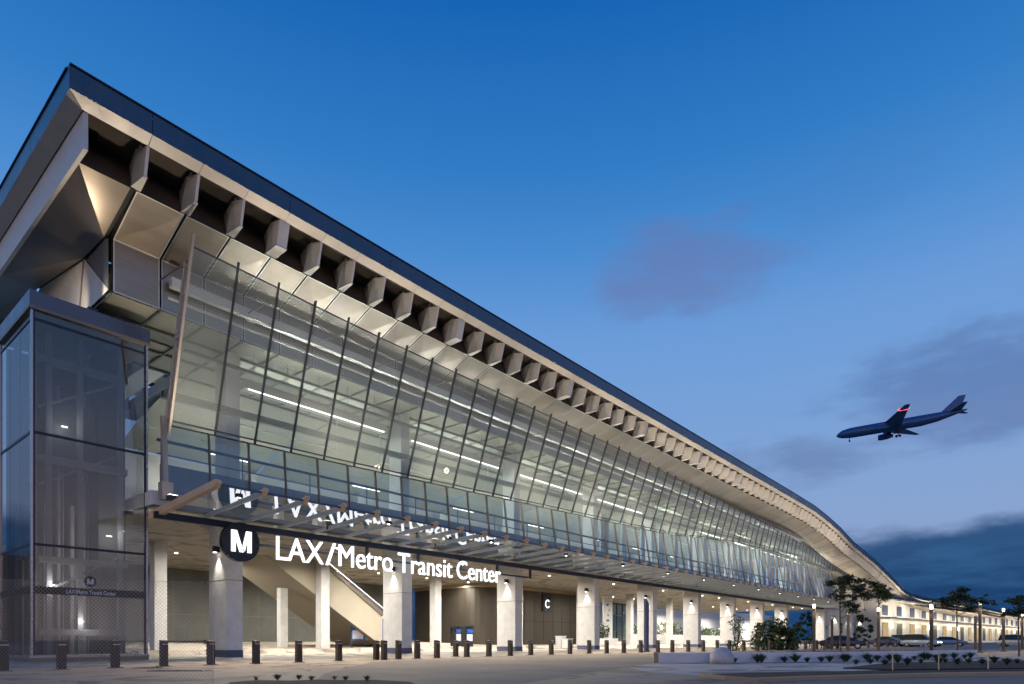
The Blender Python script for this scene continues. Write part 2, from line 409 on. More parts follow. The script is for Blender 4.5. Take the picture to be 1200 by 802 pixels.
# plaza floor behind the bollards, rising gently towards the back wall
b = MB()
PZ = [(25.9, .004), (42.5, .02), (42.9, .30), (46, .32), (62, .85), (95, .9)]
for (y0, z0), (y1, z1) in zip(PZ, PZ[1:]): b.poly([(-30, y0, z0), (260, y0, z0), (260, y1, z1), (-30, y1, z1)])
struct(b.build('plaza', M['plaza'], fix=False))
def floor_z(y): return interp(PZ, y) if y > 25.9 else 0.0

P = MATS
# driveway in front of the bollards
sheet('road', [gg(436, 776), gg(560, 769.6), gg(700, 766.6), gg(800, 764.8), gg(1000, 760), gg(1100, 758.2), gg(1195, 757.5), gg(1195, 763.5), gg(1000, 764.0), gg(769, 776), gg(735, 782), gg(690, 789), gg(610, 802), gg(560, 830), gg(330, 830), gg(380, 790)], .006, M['asphalt'])

# ------------------------------------------------------------------ station building
D = 2.113; X0 = 17.2
ST = empty('transit_station', 'long glass and metal transit station hall with sweeping overhanging roof and dark fascia', 'station', (12.97, 33, 0))
SL = Vector(ST.location)
class PB(MB):                                        # builder whose parts sit under a thing
    def part(s, name, mats, thing, **k):
        o = s.build(name, mats, None, **k); o.parent = thing
        root = thing
        o.matrix_parent_inverse.identity()
        off = Vector((0, 0, 0)); t = thing
        while t is not None: off += Vector(t.location); t = t.parent
        o.location = Vector(o.location) - off
        return o
def put(o, thing):
    o.parent = thing
    off = Vector((0, 0, 0)); t = thing
    while t is not None: off += Vector(t.location); t = t.parent
    o.location = Vector(o.location) - off
    return o

YF = 28.67
TOP = [(7.9, 23.08), (100, 23.05), (112, 22.95), (120, 22.5), (129, 21.75), (139.4, 20.4), (150, 19.6), (160, 18.9), (173, 17.6), (187, 16.1), (197, 14.9), (207, 13.9), (216, 13.35), (227, 13.05), (284, 13.0), (410, 13.0)]
YFT = [(7.9, YF), (200, YF), (207, 28.2), (216, 26.5), (227, 24.2), (284, 16.8), (410, 7.3)]
def ztop(x): return interp(TOP, x)
def yfa(x): return interp(YFT, x)
def tb(x): return min(1, max(0, (x - 112) / 48))
def prof(x):
    t = tb(x)
    z2 = lerp(-5.83, -3.9, t); z3 = lerp(-5.83, -3.6, t)
    return dict(f0=(0, 0), f1=(0, -.90), s1=(.45, -1.15), r1=(.45, -.72), r2=(2.75, -.72), k=(1.83, -2.41), p1=(4.63, -3.38), p2=(4.63, z2), p3=(12.3, z3))
def PP(x, key, dx=0, dz=0):
    dy, z = prof(x)[key]; return (x + dx, yfa(x) + dy, ztop(x) + z + dz)
xs_all = [X0 + D * j for j in range(-3, 95)]       # rib and joint positions
long_x = [7.9] + [x for x in xs_all] + [222, 230, 240, 255, 270, 284, 310, 350, 410]
long_x = sorted(set(round(x, 3) for x in long_x))
# fascia: panels of three bays with thin joints
b = PB()
fx = [7.9] + [X0 + D * j for j in range(-3, 93, 3)] + [222, 230, 240, 255, 270, 284, 310, 350, 410]
for x0, x1 in zip(fx, fx[1:]):
    g = .012
    n = 3
    for k in range(n):
        a = lerp(x0 + g, x1 - g, k / n); c = lerp(x0 + g, x1 - g, (k + 1) / n)
        b.poly([PP(a, 'f1'), PP(c, 'f1'), PP(c, 'f0'), PP(a, 'f0')])
# end fascia along Y
for y0, y1 in ((28.67, 34), (34, 39.5), (39.5, 45), (45, 52.3)):
    b.poly([(7.9, y0 + (.012 if y0 > 29 else 0), 22.18), (7.9, y1 - .012, 22.18), (7.9, y1 - .012, 23.08), (7.9, y0 + (.012 if y0 > 29 else 0), 23.08)])
b.part('fascia', M['fascia'], ST)
b = PB()                                              # cap rail over the fascia
for x0, x1 in zip(long_x, long_x[1:]):
    b.hexa([(x0, yfa(x0) - .05, ztop(x0)), (x1, yfa(x1) - .05, ztop(x1)), (x1, yfa(x1) + .3, ztop(x1)), (x0, yfa(x0) + .3, ztop(x0))],
           [(x0, yfa(x0) - .05, ztop(x0) + .06), (x1, yfa(x1) - .05, ztop(x1) + .06), (x1, yfa(x1) + .3, ztop(x1) + .06), (x0, yfa(x0) + .3, ztop(x0) + .06)])
b.box(7.85, 8.2, 28.97, 52.4, 23.08, 23.14)
b.part('fascia_cap', M['beam'], ST)
# roof deck: two long slabs with a skylight slot between them
b = PB()
for x0, x1 in zip(long_x, long_x[1:]):
    for (a0, a1) in ((.31, 12.3), (12.3, 23.8)):
        if a0 > 5 and (x0 > 215 or x0 < 17): continue
        for dz in (-.02, -.5):
            b.poly([(x0, yfa(x0) + a0, ztop(x0) + dz), (x1, yfa(x1) + a0, ztop(x1) + dz), (x1, yfa(x1) + a1, ztop(x1) + dz), (x0, yfa(x0) + a1, ztop(x0) + dz)])
b.box(8.3, 10.6, 40.97, 52.3, 22.58, 23.06); b.box(8.0, 215, 52.32, 52.5, 20.4, 23.05) if False else b.box(8.0, 112, 52.32, 52.5, 20.4, 23.05)
b.part('roof_deck', M['concd'], ST)
# pale strip under the fascia
b = PB()
for x0, x1 in zip(long_x, long_x[1:]):
    g = .01
    h = .56 if x0 < 8 else g                                      # mitred at the corner
    b.poly([PP(x0, 'f1', 0 if x0 < 8 else g), PP(x1, 'f1', -g), PP(x1, 's1', -g), PP(x0, 's1', h)])
    b.poly([PP(x0, 's1', h), PP(x1, 's1', -g), PP(x1, 'r1', -g), PP(x0, 'r1', h)])
b.poly([(7.9, 28.675, 22.178), (7.9, 52.3, 22.178), (8.45, 52.3, 21.93), (8.45, 29.125, 21.93)])
b.part('eave_strip', M['strip'], ST)
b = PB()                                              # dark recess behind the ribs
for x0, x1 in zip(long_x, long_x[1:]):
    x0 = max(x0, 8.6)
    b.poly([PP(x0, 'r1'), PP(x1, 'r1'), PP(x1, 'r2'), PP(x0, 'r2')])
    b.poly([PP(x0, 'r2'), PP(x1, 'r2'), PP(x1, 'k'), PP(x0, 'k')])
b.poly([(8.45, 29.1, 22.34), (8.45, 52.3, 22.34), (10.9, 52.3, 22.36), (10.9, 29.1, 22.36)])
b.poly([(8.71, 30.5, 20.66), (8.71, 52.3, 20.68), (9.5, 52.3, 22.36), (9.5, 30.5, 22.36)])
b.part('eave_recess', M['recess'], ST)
b = PB(); b.box(8.5, 8.66, 29.15, 52.2, 20.45, 22.02); b.part('end_blade', M['rib'], ST)
# end soffit facets
K0 = (8.71, 30.5, 20.67); K1 = (10.66, 30.5, 20.67); J1 = (10.66, 33.75, 19.85); J2 = (10.66, 36.6, 19.96); J3 = (10.66, 44.4, 21.2); L1 = (8.71, 43.2, 20.67); L2 = (8.71, 52, 20.7)
for nm, p in (('soffit_facet', [K0, K1, J1]), ('soffit_facet', [K0, J1, J2, L1]), ('soffit_facet', [L1, J2, J3, L2]), ('soffit_facet', [L2, J3, (10.66, 47.9, 20.75)])):
    b = PB()
    if len(p) == 4: b.poly(p[:3]); b.poly([p[0], p[2], p[3]])
    else: b.poly(p)
    b.part(nm, M['soffit'], ST, fix=False)
# soffit panels bay by bay with open joints, on a dark backing
b = PB(); s_ = PB()
bays = [x for x in long_x if x >= 10.8]
bays = [X0 - 3 * D] + [x for x in long_x if x > X0 - 3 * D + .01]
for i, (x0, x1) in enumerate(zip(bays, bays[1:])):
    g = .045
    for ka, kb in (('k', 'p1'), ('p1', 'p2')):
        a0, a1, c1, c0 = PP(x0, ka, g), PP(x1, ka, -g), PP(x1, kb, -g), PP(x0, kb, g)
        q3 = random.choice((0, 0, 2, 3))
        if ka == 'k':
            m = tuple((u + v) / 2 for u, v in zip(a0, c1)); m = (m[0] + random.uniform(-.3, .3), m[1] + .02, m[2] + random.uniform(.02, .07))
            b.poly([a0, a1, m], q3); b.poly([a1, c1, m], q3); b.poly([c1, c0, m], q3); b.poly([c0, a0, m], q3)
        else:
            b.poly([a0, a1, c1, c0], q3)
        va0, va1, vc1, vc0 = map(Vector, (a0, a1, c1, c0)); nn = Vector((0, -.012, -.012))
        if x1 - x0 < 3:
            q = [va0, va1, vc1, vc0]; ce = sum(q, Vector()) / 4
            def ins(p, fx_, fz_): return p
            L_ = (va1 - va0).length; H_ = max(.2, (vc0 - va0).length); u_ = (va1 - va0) / L_ * .05; w_ = (vc0 - va0) / H_ * .05
            for A1, A2, i1, i2 in ((va0, va1, u_ + w_, w_ - u_), (vc0, vc1, u_ - w_, -u_ - w_), (va0, vc0, u_ + w_, u_ - w_), (va1, vc1, w_ - u_, -u_ - w_)):
                b.poly([A1 + nn, A2 + nn, A2 + i2 + nn, A1 + i1 + nn], 1)
        s_.poly([(p[0] + (-.06 if q in (0, 3) else .06), p[1] + .10, p[2] + .12) for q, p in enumerate((a0, a1, c1, c0))])
b.part('soffit_panel', [M['soffit'], M['ribcap'], M['soffit_b'], M['soffit_c']], ST)
# end face of the dropped bulkhead
b.v, b.f, b.m = [], [], []
b.poly([(10.72, 33.34, 17.27), (10.72, 44.4, 17.27), (10.72, 44.4, 21.15), (10.72, 36.6, 19.92)])
b.poly([(10.72, 33.34, 19.66), (10.72, 33.34, 17.27), (10.80, 36.6, 19.92), (10.72, 33.75, 19.80)], 1)  # recess shade on the chamfer, put in as a darker material
b.bar((10.705, 36.7, 19.95), (10.705, 37.4, 17.3), .16, .03, (1, 0, 0), 2)
b.part('bulkhead_end', [M['strip'], M['concd'], M['steel']], ST, fix=False)
b = PB()
for p, q in ((K1, J1), (J1, J2), (J2, J3)): b.bar(Vector(p) + Vector((.05, 0, .06)), Vector(q) + Vector((.05, 0, .06)), .22, .06)
b.part('facet_joint', M['dark_seam'], ST)
s_.part('soffit_backing', M['dark_seam'], ST)
# underside boards from the bulkhead inwards
b = PB()
for x0, x1 in zip(bays, bays[1:]):
    for t0, t1 in ((0.02, .48), (.52, 1)):
        A_, B_ = Vector(PP(x0, 'p2', .03)), Vector(PP(x0, 'p3', .03)); C_, D_ = Vector(PP(x1, 'p2', -.03)), Vector(PP(x1, 'p3', -.03))
        b.poly([A_.lerp(B_, t0), C_.lerp(D_, t0), C_.lerp(D_, t1), A_.lerp(B_, t1)])
b.part('inner_ceiling', M['inner'], ST)
b = PB()
vault = [(40.95, 17.27), (45, 16.95), (49, 16.2), (52, 15.2)]
for k in range(12):
    xa_, xb_ = 17.4 + 10.6 * k, 17.4 + 10.6 * (k + 1) - .12
    for (y0, z0), (y1, z1) in zip(vault, vault[1:]): b.poly([(xa_, y0, z0), (xb_, y0, z0), (xb_, y1 - .05, z1), (xa_, y1 - .05, z1)])
b.part('vault_ceiling', M['inner'], ST)
b = PB()
for j in range(-3, 60, 1):
    x = X0 + D * j
    b.box(x - .05, x + .05, 33.45, 40.9, 17.14, 17.22)
for y in (35.5, 38.2, 40.7):
    b.box(10.9, 112, y, y + .12, 17.1, 17.23)
b.part('ceiling_batten', M['concd'], ST)
# skylight trellis
b = PB(); x = 10.9
b.box(10.8, 17.4, 40.95, 41.2, 17.3, 22.5); b.box(10.8, 17.4, 52.0, 52.2, 17.3, 17.9)
while x < 17.6:
    b.box(x, x + 1.25, 41.2, 51.9, 17.3, 17.9); x += D
for y in (43.5, 46.8, 50.1): b.box(10.9, 17.4, y, y + 1.5, 17.92, 18.3)
b.part('skylight_trellis', M['white'], ST)

# ribs
def rib(x, thick, parent):
    b = PB(); y0 = yfa(x); z0 = ztop(x)
    ho = .27 if thick else .06; hr = .27 if thick else .19; hi = .07
    prof_ = [(.44, -1.17, ho), (.75, -2.28, ho), (1.86, -2.30, hr), (2.12, -2.06, hi), (2.36, -1.12, hi), (1.30, -.98, hr)]   # folded blade: thin outer edge, thicker ridge
    L_ = [(x - h, y0 + dy, z0 + dz) for dy, dz, h in prof_]; R_ = [(x + h, y0 + dy, z0 + dz) for dy, dz, h in prof_]
    for Q in (L_, R_):
        b.poly([Q[0], Q[1], Q[2], Q[5]]); b.poly([Q[5], Q[2], Q[3], Q[4]])
    for k in range(6):
        k2 = (k + 1) % 6; b.poly([L_[k], L_[k2], R_[k2], R_[k]], 1 if k in (1, 2) else 0)
    b.box(x - .04, x + .04, y0 + 1.2, y0 + 1.4, z0 - 1.02, z0 - .72)
    # bright folded lip along the bottom
    b.hexa([(x - ho - .02, y0 + .74, z0 - 2.33), (x + ho + .02, y0 + .74, z0 - 2.33), (x + hr + .02, y0 + 1.87, z0 - 2.36), (x - hr - .02, y0 + 1.87, z0 - 2.36)],
           [(x - ho - .02, y0 + .74, z0 - 2.275), (x + ho + .02, y0 + .74, z0 - 2.275), (x + hr + .02, y0 + 1.87, z0 - 2.295), (x - hr - .02, y0 + 1.87, z0 - 2.295)], 1)
    b.part('roof_rib', [M['rib'], M['ribcap']], parent)
for j in range(-3, 94): rib(X0 + D * j, j % 6 == 0, ST)

# columns -------------------------------------------------------------
def column(x, y0, y1, wx, z0, z1, name='column', basecol=True, upper=False):
    b = PB(); b.box(x, x + wx, y0, y1, z0 + .42, z1)
    b.box(x + .0, x + wx, y0, y1, z0 + .405, z0 + .42) if False else None
    o = b.part(name, M['conc'], ST, bevel=.02)
    if basecol:
        b = PB(); b.box(x - .015, x + wx + .015, y0 - .015, y1 + .015, z0, z0 + .415)
        put_sub(b, 'column_base', M['base'] if basecol is True else M['conc'], o)
    return o
def put_sub(b, name, mats, part, **k):
    o = b.build(name, mats, None, **k); o.parent = part
    off = Vector((0, 0, 0)); t = part
    while t is not None: off += Vector(t.location); t = t.parent
    o.location = -off
    return o
SP = D * 6; CX = 17.1
for n in range(0, 15):
    if n in (9,): continue
    x = CX + SP * n
    c = column(x, 35.0, 37.1, .95, 0, 7.55)
    # joint line, sconce
    b = PB(); b.box(x - .006, x + .95 + .006, 34.994, 37.106, 4.35, 4.38); put_sub(b, 'joint', M['steel'], c)
    b = PB(); b.box(x - .22, x - .01, 35.75, 36.05, 5.95, 6.25); b.tube((x - .22, 35.9, 5.95), (x - .22, 35.9, 6.28), .14, .14, 12)
    s = put_sub(b, 'wall_lamp', M['black'], c)
    b = PB(); b.tube((x - .22, 35.9, 5.925), (x - .22, 35.9, 5.945), .10, .10, 12); put_sub(b, 'lamp_lens', M['lampc'], c)
    l = light('wall_lamp_light', 'SPOT', (x - .24, 35.9, 5.90), 230 if n < 8 else 320, NEUT, spot_size=R(70), spot_blend=.9, shadow_soft_size=.06)
    put(l, ST); l.rotation_euler = (0, R(-7), 0)
    # column carried on above the floor to the tube beam
    b = PB(); b.box(x + .08, x + .87, 35.2, 36.5, 8.3, 18.2 if n < 8 else 14)
    b.part('upper_column', M['white'], ST)
    if n < 9:
        b = PB(); b.bar((x + .47, 36.0, 18.35), (x + .47, 33.05, 18.55), .42, .36); b.part('strut', M['white'], ST)
for n in range(0, 7):
    x = CX + SP * n
    column(x + .1, 45.1, 45.9, .8, .3, 7.55, basecol=False if True else True)
    b = PB(); b.box(x + .1, x + .9, 45.1, 45.9, .29, .73); b.part('column_foot', M['conc'], ST)
b = PB(); b.box(onY(329, 48.3), onY(329, 48.3) + .65, 48.3, 48.9, .4, 5.3); b.part('column', M['conc'], ST)

# longitudinal tube beam, led tubes, rails ---------------------------------
b = PB(); b.box(13.3, 120, 32.75, 33.1, 18.35, 18.8); b.box(13.3, 120, 33.2, 33.28, 17.85, 17.97); b.part('tube_beam', M['white'], ST)
b = PB()
for n in range(0, 9):
    x = CX + SP * n
    b.box(x + 1.6, x + SP - .6, 35.9, 36.6, 15.82, 16.3)
    b.box(x + 1.6, x + SP - .6, 37.4, 37.55, 16.6, 16.75)
b.part('light_trough', M['white'], ST)
for n in range(0, 9):
    x = CX + SP * n
    b = PB(); b.box(x + 1.8, x + SP - .8, 35.97, 36.03, 15.765, 15.81); b.part('light_tube', M['led'], ST)
    l = light('tube_light', 'AREA', (x + SP / 2, 36.0, 15.755), 480 if n else 380, COOL, shape='RECTANGLE', size=9.5, size_y=.06)
    put(l, ST)
    l = light('tube_light', 'AREA', (x + SP / 2, 36.0, 15.62), 170 if n < 4 else 260, COOL, shape='RECTANGLE', size=9.5, size_y=.06)
    l.location.y = 36.25; l.location.z = 16.36; l.rotation_euler = (R(180 - 10), 0, 0); put(l, ST)
for n in range(0, 10):  # lamp strips added to brighten the band behind the lower glazing
    x = CX + SP * n + SP / 2
    b = PB(); b.box(x - 4.5, x + 4.5, 39.9, 40.02, 14.9, 15.0); b.box(x - 4.4, x - 4.34, 39.93, 39.99, 15.0, 17.2); b.box(x + 4.34, x + 4.4, 39.93, 39.99, 15.0, 17.2); b.part('added_hall_lamp', M['white'], ST)
    l = light('added_hall_light', 'AREA', (x, 39.96, 14.88), 650 if n < 3 else 1500 if n < 5 else 3600, COOL, shape='RECTANGLE', size=9, size_y=.06, spread=R(115)); put(l, ST)
    l = light('added_girt_uplight', 'AREA', (x, 32.95, 13.95), 170, COOL, shape='RECTANGLE', size=11, size_y=.06, spread=R(70)); l.rotation_euler = (R(180 + 4), 0, 0); put(l, ST)  # added strip without a fixture, brightens the tube beam
# hangers under the ceiling
b = PB()
for j in range(0, 46):
    x = X0 + D * (j + .5); b.tube((x, 37.47, 16.7), (x, 37.47, 17.2), .025, .025, 6)
    b.tube((x, 34.2, 16.1), (x, 34.2, 17.2), .02, .02, 6)
b.box(14.5, 115, 34.1, 34.3, 15.95, 16.1)
b.part('cable_tray', M['ggrey'], ST)
b = PB()
for x0, x1 in [(13.05 + 6 * i, 13.05 + 6 * (i + 1)) for i in range(0, 18)]:
    f = lambda x: interp([(13, 13.1), (40, 13.6), (80, 15.0), (120, 16.0)], x)
    b.bar((x0, 33.25, f(x0)), (x1, 33.25, f(x1)), .3, .34)
b.part('wind_girt', M['ggrey'], ST)
b = PB(); b.box(13.1, 124, 33.55, 33.7, 8.3, 9.75); b.part('parapet', pbr('parapet_panel', (.20, .23, .29), .5), ST)
b = PB(); b.box(13.1, 124, 34.0, 34.08, 10.95, 11.1); b.box(13.1, 124, 34.0, 34.06, 10.3, 10.36)
for j in range(-2, 50, 2): b.box(X0 + D * j + .3, X0 + D * j + .34, 34.0, 34.06, 9.0, 11.0)
b.part('guard_rail', M['navy'], ST)
# floor slab and its plank soffit
b = PB(); b.box(12.6, 150, 33.3, 62, 7.62, 8.3); b.part('floor_slab', M['conc'], ST)
b = PB(); b.poly([(12.6, 33.3, 7.55), (150, 33.3, 7.55), (150, 62, 7.55), (12.6, 62, 7.55)]); b.poly([(12.6, 33.3, 7.55), (150, 33.3, 7.55), (150, 33.3, 7.62), (12.6, 33.3, 7.62)]); b.part('plank_soffit', M['plank'], ST, fix=False)
# downlights set in the plank soffit
k = 0
for n in range(0, 10):
    for y in (38.6, 50.0):
        for dx in (3.5, 9.8):
            x = CX + SP * n + dx
            if x > 145 or (n > 6 and y > 51): continue
            b = PB(); b.tube((x, y, 7.49), (x, y, 7.545), .11, .11, 12); b.part('downlight', M['lampc'], ST)
    for y in (40.5, 52):
        l = light('downlight_glow', 'AREA', (CX + SP * n + 6.5, y, 7.46), 1950, (1, .94, .84), shape='RECTANGLE', size=9, size_y=.12, spread=R(170))
        put(l, ST)
# inner hall: back wall with openings, inner columns, train deck
b = PB(); b.box(17.3, 150, 52.2, 52.5, 8.3, 15.2); b.part('hall_back_wall', M['white'], ST)
b = PB()
for k in range(20): b.box(20 + 6.34 * k, 23.4 + 6.34 * k, 52.14, 52.19, 9.4, 12.4)
b.part('hall_opening', M['navy'], ST)
b = PB()
for j in range(0, 12): b.box(16 + 11 * j, 16.7 + 11 * j, 51.2, 52.0, 8.3, 15.1)
b.part('hall_column', M['white'], ST)
b = PB(); b.box(12.8, 150, 44, 51, 8.31, 9.5); b.box(12.8, 150, 44.1, 44.25, 9.5, 10.6); b.part('platform', M['conc'], ST)
for j in range(0, 9):
    x = 22 + 12.68 * j
    b = PB(); b.box(x, x + 3, 47.4, 47.5, 14.8, 14.9); o = b.part('platform_lamp', M['led'], ST)
    l = light('platform_lamp_light', 'AREA', (x + 3, 47.6, 14.75), 600, COOL, shape='RECTANGLE', size=6, size_y=.4); put(l, ST)
    l = light('ceiling_wash', 'AREA', (x + 3, 44.6, 12.6), 260, COOL, shape='RECTANGLE', size=8, size_y=.4); l.rotation_euler = (R(170), 0, 0); put(l, ST)

b = PB()
for j in range(18, 54, 2): x = X0 + D * j; b.box(x, x + (.75 if j % 3 else 1.5), 34.3, 34.5, 8.3, min(16, interp([(13, 11.5), (150, 15.5)], x) + 1))
b.part('inner_fin', M['white'], ST)
# glazing -----------------------------------------------------------------
ZB = [(13, 11.5), (23, 11.72), (55, 12.68), (68, 13.1), (82, 14.2), (100, 14.7), (125, 14.9), (150, 14.7)]
ZC = [(13, 18.95), (23, 18.7), (70, 18.35), (95, 18.0), (115, 17.5), (130, 16.6), (141, 15.2)]
YC = [(13, 29.8), (50, 29.8), (80, 30.9), (110, 31.6), (141, 32.0)]
TILT = [(13, .25), (23, .32), (82, 1.0), (125, 1.4)]
YB = 32.1; ZA = 8.15; JN = 58
def upper(x, t): return (x, lerp(YB, interp(YC, x), t), lerp(interp(ZB, x), interp(ZC, x), t))
def lower(x, t): return (x, lerp(32.8 - interp(TILT, x), 32.8, t), lerp(ZA, interp(ZB, x) - .02, t))
for j in range(-2, JN):
    x0 = X0 + D * j; x1 = x0 + D
    jt = [Vector((0, random.gauss(0, .014), 0)) for _ in range(8)]
    b = PB(); b.poly([Vector(upper(x0 + .03, .0)) + jt[0], Vector(upper(x1 - .03, .0)) + jt[1], Vector(upper(x1 - .03, 1)) + jt[2], Vector(upper(x0 + .03, 1)) + jt[3]]); b.part('inclined_glass_pane', M['glass_up'], ST)
    b = PB(); b.poly([Vector(lower(x0 + .03, 0)) + jt[4], Vector(lower(x1 - .03, 0)) + jt[5], Vector(lower(x1 - .03, .99)) + jt[6], Vector(lower(x0 + .03, .99)) + jt[7]]); b.part('lower_glass_pane', M['glass_lo'], ST)
for j in range(-1, JN + 1):
    x = X0 + D * j
    b = PB(); b.bar(Vector(upper(x, -.035)) + Vector((0, -.08, 0)), Vector(upper(x, 1.03)) + Vector((0, -.08, 0)), .06, .15, (0, 1, 0)); b.part('inclined_mullion', M['mull'], ST)
    b = PB(); b.bar(Vector(lower(x, 0)) + Vector((0, -.04, 0)), Vector(lower(x, 1.0)) + Vector((0, -.04, 0)), .065, .14, (0, 1, 0)); b.part('lower_mullion', M['steel'], ST)
b = PB()
for j in range(-2, JN):
    x0 = X0 + D * j; x1 = x0 + D
    b.bar(Vector(upper(x0, 1)), Vector(upper(x1, 1)), .05, .06); b.bar(Vector(upper(x0, 0)), Vector(upper(x1, 0)), .06, .07)
    b.bar(Vector(lower(x0, 1.0)), Vector(lower(x1, 1.0)), .08, .06)
b.part('glazing_rail', M['mull'], ST)
b = PB()
xe = X0 - 2 * D
for off, tt in ((0, 1.06), (.5, .93)):
    b.bar(Vector(upper(xe, -.09)) + Vector((-.05, off - .1, 0)), Vector(upper(xe, tt)) + Vector((-.05, off - .1, 0)), .11, .14, (0, 1, 0))
for t in (.02, .5, .9): b.bar(Vector(upper(xe, t)), Vector(upper(xe, t)) + Vector((-.05, .35, 0)), .1, .12)
b.bar(Vector(lower(xe, -.12)) + Vector((-.05, 0, 0)), Vector(lower(xe, 1.12)) + Vector((-.05, .0, 0)), .2, .24, (0, 1, 0))
b.box(xe - .3, xe + .2, 32.3, 32.8, 7.75, 8.6)
b.part('end_frame', M['tan'], ST)
# glass clamps tying the screen to the soffit
b = PB()
for j in range(-2, JN - 8, 2):
    x = X0 + D * j; u = upper(x, .93); b.bar(u, (x, 33.28, u[2] + .25), .05, .05)
b.part('screen_tie', M['steel'], ST)

# canopy -------------------------------------------------------------------
XE = 135
CAN = PB(); CAN.box(12.57, XE, 32.9, 33.1, 6.89, 7.19); CAN.box(12.57, XE, 32.86, 33.14, 7.19, 7.22)
can = CAN.part('canopy', M['beam'], ST)
def czo(y): return lerp(7.28, 7.74, (33.4 - y) / 6.2)
b = PB(); b.bar((12.75, 27.2, 7.68), (XE, 27.2, 7.68), .06, .1); put_sub(b, 'canopy_edge', M['navy'], can)
for j in range(-2, 56):
    x = X0 + D * j - .1
    if j == -2:
        b = PB(); b.prism_x([(27.0, 7.72), (27.25, 7.55), (34.4, 6.95), (34.4, 7.32), (27.1, 7.86)], x - .13, x + .13); put_sub(b, 'canopy_arm', M['tanl'], can)
    else:
        b = PB(); b.prism_x([(27.12, 7.72), (27.2, 7.53), (33.9, 7.20), (33.9, 7.33), (27.12, 7.84)], x - .04, x + .04, 1); b.prism_x([(26.85, 7.74), (27.14, 7.47), (27.3, 7.52), (27.11, 7.87), (26.95, 7.87)], x - .085, x + .085); put_sub(b, 'canopy_arm', [M['tanl'], M['armst']], can)
    if j < 55:
        b = PB(); b.poly([(x + .02, 27.23, 7.66), (x + D - .0, 27.23, 7.66), (x + D - .0, 33.3, 7.31), (x + .02, 33.3, 7.31)]); put_sub(b, 'canopy_glass', M['glass_can'], can)
# floodlights assumed on the canopy, added to light the eaves and soffit
for n in range(0, 14):
    x = 12.8 + 8.45 * n
    b = PB(); b.box(x - .22, x + .22, 31.35, 31.65, 7.55, 7.8); b.tube((x, 31.5, 7.32), (x, 31.5, 7.55), .04, .04, 8)
    put_sub(b, 'assumed_floodlight', M['black'], can)
    b = PB(); b.box(x - .19, x + .19, 31.37, 31.6, 7.805, 7.82); put_sub(b, 'assumed_flood_lens', M['lampc'], can)
    l = light('assumed_eave_flood', 'SPOT', (x, 31.2, 7.9), 2700 if n < 3 else 4600, (1, .84, .66), spot_size=R(95), spot_blend=.8, shadow_soft_size=.14)
    l.location = (x, 29.4, 8.3); aim(l, (x + (3 if n < 3 else 9), 30.0, 22)); put(l, ST)

for n in range(0, 15):  # downlights added under the arms to warm the forecourt
    x = 14.0 + 8.45 * n
    b = PB(); b.box(x - .14, x + .14, 27.4, 27.6, 7.33, 7.5); put_sub(b, 'added_downlight', M['black'], can)
    b = PB(); b.tube((x, 27.5, 7.31), (x, 27.5, 7.325), .08, .08, 10); put_sub(b, 'added_downlight_lens', M['lampc'], can)
    l = light('added_downlight_light', 'SPOT', (x, 27.5, 7.28), 3000 if n < 6 else 1500, (1, .82, .60), spot_size=R(150), spot_blend=.8, shadow_soft_size=.08); l.rotation_euler = (R(-42), 0, 0); put(l, ST)
for n in range(0, 8):  # spots without fixtures, added to brighten the descending ribs
    x = 143 + 9 * n
    l = light('added_rib_flood', 'SPOT', (x, yfa(x) - 1.5, 7.9), 1500, (1, .88, .70), spot_size=R(100), spot_blend=.8, shadow_soft_size=.2); aim(l, (x + 10, yfa(x) + 1.2, ztop(x))); put(l, ST)
# ------------------------------------------------------------------ hanging sign
SG = empty('hanging_sign', 'white illuminated station name lettering with round black emblem hung under the canopy beam', 'sign', (28, 32.75, 5.4))
b = PB(); b.box(16.6, 41.75, 32.68, 32.8, 6.10, 6.22)
for x in (20.96, 25.0, 29.3, 33.4, 37.5, 41.65): b.box(x - .08, x + .08, 32.66, 32.82, 6.1, 6.9)
b.part('hanger_frame', M['beam'], SG)
words = [('LAX', 323.8, 379), ('/', 381.8, 393.5), ('Metro', 397, 460), ('Transit', 466.5, 530), ('Center', 535.5, 586.5)]
YL = 32.5
for wd, p0, p1 in words:
    xa, xb = onY(p0, YL), onY(p1, YL)
    o = text_obj('lettering', wd, 1.90, M['letter'], None, (xa, YL, 5.44), width=xb - xa, ext=.04, offset=.0)
    put(o, SG)
    k = 1.34 / 1.36
DX, DZ = 16.58, 6.14
b = PB(); b.tube((DX, 32.62, DZ), (DX, 32.32, DZ), 1.03, 1.03, 48); d = b.part('emblem_disc', M['black'], SG)
o = m_logo('emblem_letter', DX, 32.31, DZ + .02, 1.12, .05, M['letter'], None); o.parent = d
off = Vector(SG.location) + Vector(d.location); o.location = -off
l = light('letter_glow', 'AREA', (28, 32.3, 6.1), 60, (.95, .98, 1), shape='RECTANGLE', size=20, size_y=1.2); l.rotation_euler = (R(90), 0, 0); put(l, SG)

